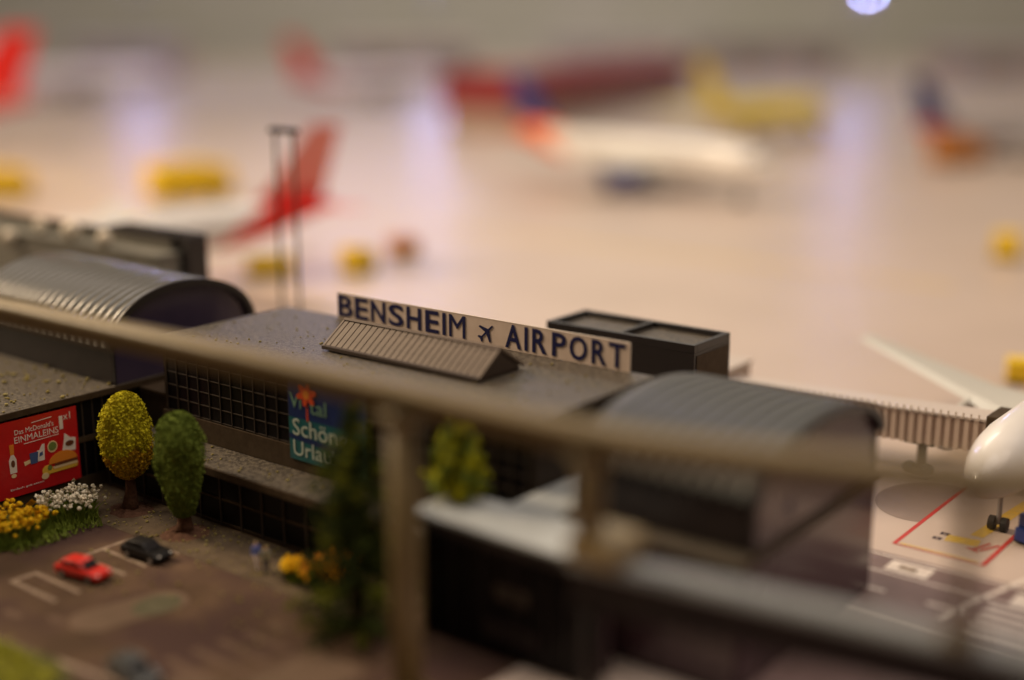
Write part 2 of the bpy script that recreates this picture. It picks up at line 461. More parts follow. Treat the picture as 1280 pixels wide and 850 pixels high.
# ------------------------------------------------------------------ terminal hall
hall = thing('terminal_hall', 'dark glazed terminal hall with flat gritty roof carrying the big name sign', 'building', (-20.7, 21.7, 0))
def H(mb, name, m, parent=None, smooth=False):
    """build world-space geometry as a part of the hall"""
    off = Vector(hall.location)
    mb.v = [tuple(Vector(p) - off) for p in mb.v]
    return mb.build(name, m, hall if parent is None else parent, smooth)
U0, U1 = -26.6, -14.8
H(MB().box(U0, U1, 19.68, 23.9, 0, 3.86), 'upper_wall', 'facade')
H(MB().box(-27.95, U1, 18.70, 19.66, 0, 1.30), 'lower_wall', 'facade')
H(MB().box(-27.95, U1 + 0.05, 18.5, 19.65, 1.31, 1.48, bev=0.02), 'ledge', 'deck')
H(MB().box(-27.95, U1 + 0.02, 18.46, 18.5, 1.27, 1.46, bev=0.008), 'ledge_fascia', 'fascia')
H(MB().box(U0 - 0.06, U1 + 0.06, 19.5, 23.98, 3.865, 3.985, bev=0.02), 'roof', 'deck')
H(MB().box(U0 - 0.03, U1 + 0.03, 19.6, 19.675, 1.485, 2.06, bev=0.01), 'sill_band', 'fascia')
# upper windows
PW, PH, nC, nR = 0.41, 0.335, 28, 5
pane_u = MB().box(-PW / 2 + 0.013, PW / 2 - 0.013, -0.02, 0.02, -PH / 2 + 0.012, PH / 2 - 0.012).mesh('pane', 'glass')
zu0 = 2.1
off = Vector(hall.location)
u_start = U0 + 0.16
for i in range(nC):
    for j in range(nR):
        x = u_start + PW * (i + 0.5)
        link('window_pane', pane_u, hall, Vector((x, 19.665, zu0 + PH * (j + 0.5))) - off,
             (random.uniform(-.012, .012), 0, random.uniform(-.012, .012)))
mul_u = MB().box(-0.011, 0.011, -0.04, 0.02, 0, PH * nR + 0.04).mesh('mullion', 'mullion')
for i in range(nC + 1):
    link('mullion', mul_u, hall, Vector((u_start + PW * i, 19.655, zu0 - 0.02)) - off)
tr_u = MB().box(0, PW * nC, -0.03, 0.02, -0.009, 0.009).mesh('transom', 'mullion')
for j in range(nR + 1):
    link('transom', tr_u, hall, Vector((u_start, 19.655, zu0 + PH * j)) - off)
# lower windows
PW2, PH2, nC2 = 0.735, 0.60, 17
pane_l = MB().box(-PW2 / 2 + 0.03, PW2 / 2 - 0.03, -0.02, 0.02, -PH2 / 2 + 0.03, PH2 / 2 - 0.03).mesh('pane', 'glass')
ul = U0 + 0.3 - 2 * PW2
for i in range(nC2):
    for j in range(2):
        link('window_pane', pane_l, hall, Vector((ul + PW2 * (i + 0.5), 18.685, 0.07 + PH2 * (j + 0.5))) - off,
             (random.uniform(-.02, .02), 0, random.uniform(-.02, .02)))
mul_l = MB().box(-0.024, 0.024, -0.05, 0.02, 0.02, 1.28).mesh('mullion', 'mullion')
for i in range(nC2 + 1):
    link('mullion', mul_l, hall, Vector((ul + PW2 * i, 18.675, 0)) - off)
tr_l = MB().box(0, PW2 * nC2, -0.035, 0.02, -0.03, 0.03).mesh('transom', 'fascia')
for j in range(3):
    link('transom', tr_l, hall, Vector((ul, 18.675, 0.07 + PH2 * j)) - off)
H(MB().tube([(-17.02, 19.55, 1.5), (-17.02, 19.55, 3.86)], 0.03, 8), 'down_pipe', 'greyplastic')
# low connecting blocks beside the hall
H(MB().box(U1 + 0.03, -13.65, 18.9, 23.8, 0, 2.42), 'link_block', 'facade')
H(MB().box(U1 + 0.03, -13.63, 18.85, 23.85, 2.425, 2.5), 'link_roof', 'greyplastic')
H(MB().box(-27.9, U0 - 0.03, 19.9, 23.8, 0, 2.30), 'link_block', 'facade')
H(MB().box(-27.9, U0 - 0.03, 19.85, 23.85, 2.305, 2.38), 'link_roof', 'fascia')
# ridge skylight on the roof
sk = H(MB().box(-22.2, -17.45, 21.2, 22.55, 3.99, 4.12), 'skylight', 'skygap')
SK = [(21.12, 4.10), (21.85, 4.60), (22.62, 4.10)]
mb = MB().prism([(21.18, 4.125), (21.85, 4.575), (22.56, 4.125)], 'x', -22.2, -17.45)
H(mb, 'skylight_gable', 'skylight', sk)
nrib = 25
rb = MB()
rb.prism([(21.12, 4.085), (21.85, 4.585), (22.62, 4.085), (22.62, 4.13), (21.85, 4.63), (21.12, 4.13)], 'x', -0.080, 0.080)
rib_me = rb.mesh('rib', 'skylight')
for i in range(nrib):
    x = -22.2 + 0.05 + (4.75 - 0.1) * i / (nrib - 1)
    link('skylight_rib', rib_me, sk, Vector((x, 0, 0)) - off)
H(MB().prism([(21.78, 4.62), (21.85, 4.66), (21.92, 4.62), (21.85, 4.58)], 'x', -22.26, -17.4), 'ridge_cap', 'skyrib', sk)
H(MB().prism([(21.04, 4.03), (21.12, 4.03), (21.12, 4.13), (21.04, 4.11)], 'x', -22.26, -17.4), 'eave_trim', 'skygap', sk)
for k, x in enumerate((-22.26, -17.44)):
    H(MB().prism([(21.08, 4.05), (21.85, 4.58), (22.66, 4.05), (22.66, 4.12), (21.85, 4.65), (21.08, 4.12)], 'x', x, x + 0.05), 'gable_trim', 'skylight', sk)
H(MB().prism([(21.2, 4.06), (21.85, 4.56), (22.56, 4.06)], 'x', -17.448, -17.42), 'gable_end', 'skygap', sk)

# ------------------------------------------------------------------ vaulted wings
def wing(name, label, ua, ub, v0, v1, zb, zs, zt, pod_v0, pitch, panel, vault_u0, gap, skin='barrel'):
    w = thing(name, label, 'building', ((ua + ub) / 2, (v0 + v1) / 2, 0))
    off = Vector(w.location)
    def P(mb, n, m, parent=None, smooth=False):
        mb.v = [tuple(Vector(p) - off) for p in mb.v]
        return mb.build(n, m, w if parent is None else parent, smooth)
    vc, hw = (v0 + v1) / 2, (v1 - v0) / 2
    va = max(ua, vault_u0)
    N = 28
    # elliptical-looking arc through the springings
    rise = zt - zs
    rad = (hw * hw + rise * rise) / (2 * rise)
    cz = zt - rad
    amax = math.asin(hw / rad)
    def arc(dr, a_ext=0.0, n=N):
        return [(vc - (hw + dr) * math.cos(a), zs + (rise + dr) * math.sin(a)) for a in [PI * i / n for i in range(n + 1)]]
    # podium with its roof
    P(MB().box(ua, ub - 0.05, pod_v0, v1 + 0.2, 0, zb - 0.14), 'podium_wall', 'facade')
    P(MB().box(ua, ub + 0.06, pod_v0 - 0.06, v1 + 0.25, zb - 0.13, zb - 0.01, bev=0.02), 'podium_roof', 'deck')
    P(MB().box(ub + 0.062, ub + 0.085, pod_v0 - 0.06, v1 + 0.25, zb - 0.17, zb - 0.015), 'roof_fascia', 'fascia')
    # walls under the vault
    P(MB().box(va + 0.05, ub - 0.05, v0, v1, zb - 0.005, zs + 0.02), 'vault_wall', 'darkplastic')
    # tympanum panel, slightly recessed
    mb = MB().prism([(v0 + 0.02, zb), (v1 - 0.02, zb)] + arc(-0.06)[::-1], 'x', ub - 0.048, ub - 0.01)
    P(mb, 'end_panel', panel)
    # shell
    a, b = arc(0.0, 0.02), arc(0.10, 0.02)
    mb = MB()
    n = len(a)
    vs = [(x, p[0], p[1]) for x in (va, ub + 0.08) for p in a + b]
    fs = []
    for i in range(n - 1):
        fs += [(n + i, n + i + 1, 3 * n + i + 1, 3 * n + i), (i + 1, i, 2 * n + i, 2 * n + i + 1),
               (i, i + 1, n + i + 1, n + i), (2 * n + i + 1, 2 * n + i, 3 * n + i, 3 * n + i + 1)]
    fs += [(0, n, 3 * n, 2 * n), (n - 1, 3 * n - 1, 4 * n - 1, 2 * n - 1)]
    mb.add(vs, fs)
    sh = P(mb, 'vault_roof', 'rib', smooth=True)
    P(MB().prism([(v0 + 0.02, zb), (v1 - 0.02, zb)] + arc(-0.06)[::-1], 'x', va + 0.01, va + 0.048), 'back_panel', 'darkplastic')
    m = sh.modifiers.new('split', 'EDGE_SPLIT')
    m.split_angle = R(40)
    # ribs
    a, b = arc(0.098, 0.018), arc(0.135, 0.018)
    poly = a + b[::-1]
    me = MB()
    n = len(a)
    vs = [(x, p[0] - vc, p[1]) for x in (-pitch / 2 + gap, pitch / 2 - gap) for p in a + b]
    fs = []
    for i in range(n - 1):
        fs += [(n + i, n + i + 1, 3 * n + i + 1, 3 * n + i), (i, i + 1, n + i + 1, n + i), (2 * n + i + 1, 2 * n + i, 3 * n + i, 3 * n + i + 1)]
    me.add(vs, fs)
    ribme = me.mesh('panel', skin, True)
    x = ub - pitch / 2 + 0.06
    while x > va + pitch * .4:
        link('roof_panel', ribme, w, Vector((x, vc, 0)) - off)
        x -= pitch
    # black trim round the open edge of the vault
    a, b = arc(-0.05, 0.03), arc(0.14, 0.03)
    mb = MB()
    n = len(a)
    vs = [(x, p[0], p[1]) for x in (ub + 0.082, ub + 0.14) for p in a + b]
    fs = []
    for i in range(n - 1):
        fs += [(n + i, n + i + 1, 3 * n + i + 1, 3 * n + i), (i + 1, i, 2 * n + i, 2 * n + i + 1),
               (i, i + 1, n + i + 1, n + i), (2 * n + i + 1, 2 * n + i, 3 * n + i, 3 * n + i + 1)]
    mb.add(vs, fs)
    P(mb, 'arch_trim', 'trim')
    for v in (v0 - 0.01, v1 - 0.05):
        P(MB().box(ub - 0.008, ub + 0.05, v, v + 0.06, zb, zs + 0.02), 'corner_post', 'trim')
    return w, P

wing_l, PL = wing('terminal_wing', 'terminal wing with ribbed grey vaulted roof and red poster on its low wall', -46, -28.0, 19.15, 23.7, 2.55, 3.55, 4.84, 11.0, 0.33, 'panel_sheen', -34.6, .022)
# glazed low wall under the red poster
pitch = 0.30
offl = Vector(wing_l.location)
pa = MB().box(-0.02, 0.02, -pitch / 2 + 0.018, pitch / 2 - 0.018, -0.46, 0.46).mesh('pane', 'glass')
mu = MB().box(-0.02, 0.03, -0.015, 0.015, 0.32, 2.38).mesh('mullion', 'mullion')
for i in range(27):
    v = 13.2 + pitch * i
    for z in (0.84, 1.86):
        link('window_pane', pa, wing_l, Vector((-28.035, v, z)) - offl)
    link('mullion', mu, wing_l, Vector((-28.03, v - pitch / 2, 0)) - offl)
PL(MB().box(-28.049, -27.98, 11.0, 23.9, 0, 0.36), 'plinth', 'fascia')
PL(MB().box(-28.049, -27.985, 11.0, 23.9, 1.28, 1.42), 'transom', 'fascia')

wing_r, PR = wing('terminal_wing', 'terminal wing whose tall glossy end wall, tinted mauve as by reflection, faces the road and apron', -13.6, -9.8, 19.35, 24.6, 2.55, 3.55, 4.42, 18.9, 0.33, 'endpanel', -13.6, .007, 'barrel_shaded')
PR(MB().box(-9.84, -9.79, 18.95, 24.75, 0.02, 2.38, bev=0.01), 'end_wall', 'endpanel')
PR(MB().box(-9.785, -9.755, 18.95, 24.75, 2.36, 2.44), 'end_band', 'fascia')
for i in range(10):
    PR(MB().box(-13.5 + i * 0.37, -13.16 + i * 0.37, 18.86, 18.895, 0.1, 2.3), 'window_pane', 'endpanel')
fr = lambda x, y, o: tuple(Vector((-9.80 + o, x, y)) - Vector(wing_r.location))
fit_text('number_mark', '4', 'letter', wing_r, fr, 20.62, 20.88, 2.80, 3.22, 0.0)

# ------------------------------------------------------------------ airport name sign
sign = thing('airport_sign', 'long beige sign board lettered BENSHEIM AIRPORT in navy standing on the roof edge', 'sign', (-19.9, 23.85, 3.99))
so = Vector(sign.location)
sf = lambda x, y, o: tuple(Vector((x, 23.84 - o, y)) - so)
def SP(mb, n, m):
    mb.v = [tuple(Vector(p) - so) for p in mb.v]
    return mb.build(n, m, sign)
SP(MB().box(-24.55, -15.34, 23.842, 23.88, 3.99, 4.655), 'board', 'signboard')
SP(MB().box(-24.56, -15.33, 23.838, 23.885, 4.656, 4.68), 'top_edge', 'signedge')
SP(MB().box(-15.338, -15.31, 23.836, 23.885, 3.99, 4.655), 'end_edge', 'signedge')
LET = [('B', -24.52, -23.99), ('E', -23.90, -23.43), ('N', -23.32, -22.81), ('S', -22.69, -22.17), ('H', -22.06, -21.57), ('E', -21.42, -20.98),
       ('I', -20.85, -20.75), ('M', -20.63, -20.11), ('A', -18.85, -18.38), ('I', -18.27, -18.18), ('R', -18.04, -17.62), ('P', -17.46, -17.06),
       ('O', -16.96, -16.47), ('R', -16.34, -15.94), ('T', -15.87, -15.43)]
for ch, a, b in LET:
    fit_text('letter', ch, 'letter', sign, sf, a, b, 4.055, 4.625, 0.002, 0.012, heavy=0.0 if ch == 'M' else 0.016)
# little aeroplane symbol, nose up to the right
pl = [(0, 1), (0.07, 0.9), (0.085, 0.42), (0.82, -0.06), (0.82, -0.22), (0.085, 0.02), (0.065, -0.52), (0.30, -0.74), (0.30, -0.88), (0, -0.78)]
pl = pl + [(-x, y) for x, y in pl[1:-1][::-1]]
a = R(-47)
pts = [(-19.46 + 0.30 * (x * math.cos(a) - y * math.sin(a)), 4.31 + 0.30 * (x * math.sin(a) + y * math.cos(a))) for x, y in pl]
flat_shape('plane_symbol', pts, 'letter', sign, sf, 0.002, 0.012)

# ------------------------------------------------------------------ red poster
poster = thing('red_poster', 'red food advertising poster with white lettering on the low glazed wall', 'poster', (-27.93, 16.9, 0.4))
po = Vector(poster.location)
# x to the right along the wall (+v), y up
pf = lambda x, y, o: tuple(Vector((-27.945 + o, 15.93 + x, 0.40 + y)) - po)
flat_shape('sheet', [(-0.9, 0.02), (2.0, 0), (2.0, 1.90), (-0.9, 1.93)], 'poster_red', poster, pf, 0.0, 0.02)
fit_text('lettering', "Das McDonald's", 'ink_white', poster, pf, 0.28, 1.34, 1.55, 1.68, 0.021)
fit_text('lettering', 'EINMALEINS', 'ink_white', poster, pf, 0.26, 1.46, 1.34, 1.50, 0.021)
fit_text('lettering', '1', 'ink_white', poster, pf, 1.50, 1.60, 1.40, 1.74, 0.021)
fit_text('lettering', 'x1', 'ink_white', poster, pf, 1.62, 1.82, 1.62, 1.80, 0.021)
flat_shape('underline', [(0.5, 1.27), (1.46, 1.29), (1.46, 1.305), (0.5, 1.285)], 'ink_white', poster, pf, 0.021)
flat_shape('underline', [(0.75, 1.75), (1.3, 1.77), (1.3, 1.79), (0.75, 1.765)], 'ink_white', poster, pf, 0.021)
fit_text('lettering', 'Einfach gut essen', 'ink_white', poster, pf, 0.05, 0.95, 0.17, 0.23, 0.021)
def psh(n, pts, m, lift=0.021):
    flat_shape(n, pts, m, poster, pf, lift)
psh('printed_bottle', [(0.08, 0.62), (0.26, 0.62), (0.27, 0.95), (0.21, 1.08), (0.13, 1.08), (0.07, 0.95)], 'ink_white')
psh('printed_bottle', [(0.12, 1.082), (0.22, 1.082), (0.23, 1.34), (0.11, 1.34)], 'ink_orange')
psh('printed_bottle', ell(0.17, 0.55, 0.07, 0.05), 'ink_cream')
psh('printed_bottle', ell(0.17, 0.86, 0.05, 0.09), 'ink_brown', 0.028)
psh('printed_cup', [(0.48, 0.72), (0.72, 0.78), (0.7, 0.86), (0.46, 0.82)], 'ink_cream')
psh('printed_cup', [(0.64, 0.72), (0.82, 0.72), (0.86, 1.0), (0.62, 1.0)], 'ink_blue', 0.026)
psh('printed_cup', [(0.84, 0.74), (1.02, 0.74), (1.05, 1.15), (0.98, 1.15), (0.9, 1.02), (0.83, 1.02)], 'ink_white')
psh('printed_cup', [(0.88, 0.86), (0.98, 0.88), (0.98, 0.97), (0.9, 0.95)], 'ink_blue', 0.028)
psh('printed_salad', ell(1.26, 1.02, 0.14, 0.15), 'ink_cream')
psh('printed_salad', ell(1.26, 1.03, 0.11, 0.11), 'ink_green', 0.028)
psh('printed_box', [(1.52, 0.82), (1.9, 0.78), (1.92, 1.1), (1.78, 1.13), (1.62, 1.28), (1.58, 1.05)], 'ink_white')
psh('printed_box', ell(1.74, 0.99, 0.12, 0.07), 'ink_brown', 0.028)
psh('printed_burger', ell(1.52, 0.58, 0.4, 0.27, 14, 0, PI), 'ink_orange', 0.030)
psh('printed_burger', [(1.28, 0.50), (1.93, 0.50), (1.93, 0.57), (1.28, 0.57)], 'ink_brown', 0.037)
psh('printed_burger', [(1.25, 0.44), (1.93, 0.44), (1.9, 0.50), (1.22, 0.50)], 'ink_cream', 0.037)
psh('printed_burger', [(1.1, 0.35), (1.9, 0.35), (1.93, 0.44), (1.1, 0.44)], 'ink_yellow', 0.030)
psh('printed_fries', ell(1.08, 0.45, 0.15, 0.13), 'ink_yellow', 0.022)
psh('printed_fries', ell(1.0, 0.32, 0.1, 0.08), 'ink_cream', 0.026)
psh('printed_fries', ell(1.14, 0.5, 0.06, 0.07), 'ink_green', 0.030)
# ------------------------------------------------------------------ blue travel poster
bp = thing('blue_poster', 'dark blue and teal travel poster with a red flower on the upper windows', 'poster', (-20.7, 19.57, 1.75))
bo = Vector(bp.location)
bf = lambda x, y, o: tuple(Vector((-21.88 + x, 19.585 - o, 1.76 + y)) - bo)
flat_shape('sheet', rect(0, 2.5, 0, 1.02), 'poster_teal', bp, bf, 0.0, 0.015)
flat_shape('sheet', rect(0, 2.5, 1.02, 1.95), 'poster_navy', bp, bf, 0.0, 0.015)
flat_shape('printed_band', [(0.0, 0.5), (2.5, 0.35), (2.5, 0.5), (0.0, 0.62)], 'poster_navy', bp, bf, 0.016, 0.002)
fit_text('lettering', 'Schönen', 'ink_pale', bp, bf, 0.13, 2.15, 0.60, 1.0, 0.02)
fit_text('lettering', 'Urlaub', 'ink_pale', bp, bf, 0.13, 1.62, 0.11, 0.47, 0.02)
fit_text('lettering', 'Vi', 'ink_sage', bp, bf, 0.06, 0.44, 1.26, 1.60, 0.02)
fit_text('lettering', 'tal', 'ink_sage', bp, bf, 0.72, 1.25, 1.20, 1.54, 0.02)
for k in range(6):
    a = k * PI / 3 + 0.3
    flat_shape('flower_petal', [(0.62 + 0.17 * math.cos(a) + 0.17 * math.cos(a) * c - 0.08 * math.sin(a) * s_, 1.62 + 0.13 * math.sin(a) + 0.15 * math.sin(a) * c + 0.08 * math.cos(a) * s_)
                for c, s_ in [(math.cos(t), math.sin(t)) for t in [i * PI / 5 for i in range(10)]]], 'ink_red', bp, bf, 0.026 + k * 0.001, 0.004)
flat_shape('flower_petal', ell(0.62, 1.62, 0.1, 0.1), 'ink_orange', bp, bf, 0.034, 0.004)
flat_shape('flower_stem', [(0.60, 1.0), (0.66, 1.0), (0.64, 1.5), (0.61, 1.5)], 'ink_red', bp, bf, 0.018, 0.004)

# ------------------------------------------------------------------ black roof boxes behind the terminal
def gate_box(label, ua, ub, va, vb, zt, m='trim', side='fascia'):
    t = thing('gate_house', label, 'building', ((ua + ub) / 2, (va + vb) / 2, 0))
    off = Vector(t.location)
    def P(mb, n, mm):
        mb.v = [tuple(Vector(p) - off) for p in mb.v]
        return mb.build(n, mm, t)
    P(MB().box(ua, ub, va, vb, 0, zt - 0.22), 'wall', m)
    um = (ua + ub) / 2
    r = 0.13
    P(MB().box(ua, ub, va, va + r, zt - 0.218, zt, bev=0.02), 'parapet', m)
    P(MB().box(ua, ub, vb - r, vb, zt - 0.218, zt, bev=0.02), 'parapet', m)
    for x in (ua, um - r / 2, ub - r):
        P(MB().box(x, x + r, va + r + 0.002, vb - r - 0.002, zt - 0.218, zt - 0.004, bev=0.02), 'parapet', m)
    for x0, x1 in ((ua + r, um - r / 2), (um + r / 2, ub - r)):
        P(MB().box(x0 + 0.003, x1 - 0.003, va + r + 0.003, vb - r - 0.003, zt - 0.215, zt - 0.16), 'roof_panel', 'deck')
    P(MB().box(ub + 0.002, ub + 0.02, va + 0.1, vb - 0.1, 0.1, zt - 0.3), 'side_panel', side)
    return t
gate_box('black flat-topped gate house with two recessed roof panels behind the name sign', -20.34, -15.76, 27.5, 29.32, 3.84)
gate_box('dark gate house behind the ribbed vaulted roof near the red-tailed airliner', -36.8, -32.75, 25.35, 26.2, 5.17, side='trim')
ww = thing('link_corridor', 'grey-green link corridor running to the dark gate house behind the vault', 'corridor', (-40, 24.8, 0))
def PW_(mb, n, m):
    mb.v = [tuple(Vector(p) - Vector((-40, 24.8, 0))) for p in mb.v]
    return mb.build(n, m, ww)
PW_(MB().box(-56, -33.0, 24.5, 25.3, 0, 4.55), 'wall', 'concrete')
PW_(MB().box(-56, -32.95, 24.45, 25.32, 4.555, 4.66, bev=0.03), 'roof', 'concrete')
PW_(MB().box(-56, -33.3, 25.15, 25.3, 4.665, 5.02), 'parapet', 'concrete')
PW_(MB().box(-56, -33.25, 25.1, 25.33, 5.022, 5.09), 'parapet_cap', 'facade')
for k, (u, v, r, z) in enumerate(((-41.0, 24.3, .24, 4.2), (-39.9, 24.85, .22, 4.66), (-37.9, 24.7, .30, 4.62), (-35.9, 24.6, .24, 4.62))):
    b = thing('roof_lamp', ['cream globe lamp fixed low on the corridor wall at the far left', 'cream globe lamp at the left end of the corridor roof',
              'largest cream globe lamp in the middle of the corridor roof', 'small cream globe lamp nearest the dark gate house'][k], 'lamp', (u, v, z), 0, 'globe lamps on the corridor')
    MB().tube([(0, 0, 0), (0, 0, 0.06)], 0.05, 8).build('stem', 'concrete', b)
    MB().ball((0, 0, 0.05 + r), r, 12, 8).build('globe', 'bead', b, True)
    if k == 0:
        MB().tube([(0, 0, .03), (0, .2, .03)], 0.05, 8).build('bracket', 'concrete', b)

# ------------------------------------------------------------------ twin pole mast
mast = thing('twin_pole_mast', 'thin dark mast of two parallel poles joined at the top', 'mast', (-31.2, 28.2, 0))
for x in (-0.43, 0.43):
    MB().tube([(x, 0, 0), (x, 0, 8.3)], 0.05, 10).build('pole', 'facade', mast, True)
    MB().box(x - 0.18, x + 0.18, -0.18, 0.18, 0, 0.15, bev=0.02).build('foot', 'facade', mast)
MB().box(-0.56, 0.56, -0.12, 0.12, 8.25, 8.42, bev=0.03).build('crosshead', 'facade', mast)
for x in (-0.4, 0.4):
    MB().box(x - 0.12, x + 0.12, -0.2, -0.12, 8.27, 8.4).build('floodlight', 'mullion', mast)

# ------------------------------------------------------------------ right jet bridge
jb = thing('jet_bridge', 'tan ribbed jet bridge reaching the white airliner nose', 'jet bridge', (-12.4, 32.5, 0))
L = 5.5
slope = 0.22 / 5.6
jb_t = MB()
def jz(x): return 1.36 + slope * x
x0, x1 = -5.0, 2.5
mb = MB().add([(x, y, jz(x) + z) for x in (x0, x1) for (y, z) in ((-0.42, -0.42), (0.42, -0.42), (0.42, 0.36), (-0.42, 0.36))],
              [(0, 1, 2, 3), (7, 6, 5, 4), (0, 4, 5, 1), (1, 5, 6, 2), (2, 6, 7, 3), (3, 7, 4, 0)])
mb.build('tunnel', 'jetway', jb)
ribm = MB().box(-0.06, 0.06, -0.47, 0.47, -0.44, 0.40).mesh('rib', 'jetrib')
nr = 32
for i in range(nr):
    x = x0 + 0.08 + (x1 - x0 - 0.1) * i / (nr - 1)
    link('tunnel_rib', ribm, jb, (x, 0, jz(x)))
mb = MB().add([(x, y, jz(x) + z) for x in (x0, x1) for (y, z) in ((-0.5, 0.41), (0.5, 0.41), (0.5, 0.47), (-0.5, 0.47))],
              [(0, 1, 2, 3), (7, 6, 5, 4), (0, 4, 5, 1), (1, 5, 6, 2), (2, 6, 7, 3), (3, 7, 4, 0)])
mb.build('tunnel_roof', 'paleroof', jb)
post = MB().box(-0.02, 0.02, -0.52, -0.5, 0, 0.16).mesh('post', 'paleroof')
for i in range(38):
    x = x0 + 0.1 + i * 0.195
    link('rail_post', post, jb, (x, 0, jz(x) + 0.42))
MB().box(2.5, 3.2, -0.55, 0.55, 0.9, 2.05, bev=0.05).build('cab', 'fascia', jb)
MB().box(3.2, 3.35, -0.5, 0.5, 1.0, 1.95).build('bellows', 'black', jb)
MB().box(2.6, 3.1, -0.58, -0.552, 1.4, 1.85).build('cab_window', 'glass', jb)
MB().tube([(0.75, 0, 0.1), (0.75, 0, 1.0)], 0.13, 10).build('support_pillar', 'fascia', jb, True)
MB().box(0.35, 1.15, -0.3, 0.3, 0.86, 0.98, bev=0.03).build('support_beam', 'fascia', jb)
MB().tube([(0.75, 0, 0), (0.75, 0, 0.12)], 0.34, 18).build('wheel_base', 'fascia', jb)
for s in (-1, 1):
    MB().tube([(0.75 + s * 0.24, -0.3, 0.16), (0.75 + s * 0.24, -0.14, 0.16)], 0.16, 14).build('wheel', 'black', jb)
MB().box(-6.5, -5.0, -1.2, 1.2, 0, 1.85, bev=0.04).build('rotunda', 'jetway', jb)
MB().box(-6.55, -4.95, -1.25, 1.25, 1.855, 1.97, bev=0.03).build('rotunda_roof', 'paleroof', jb)

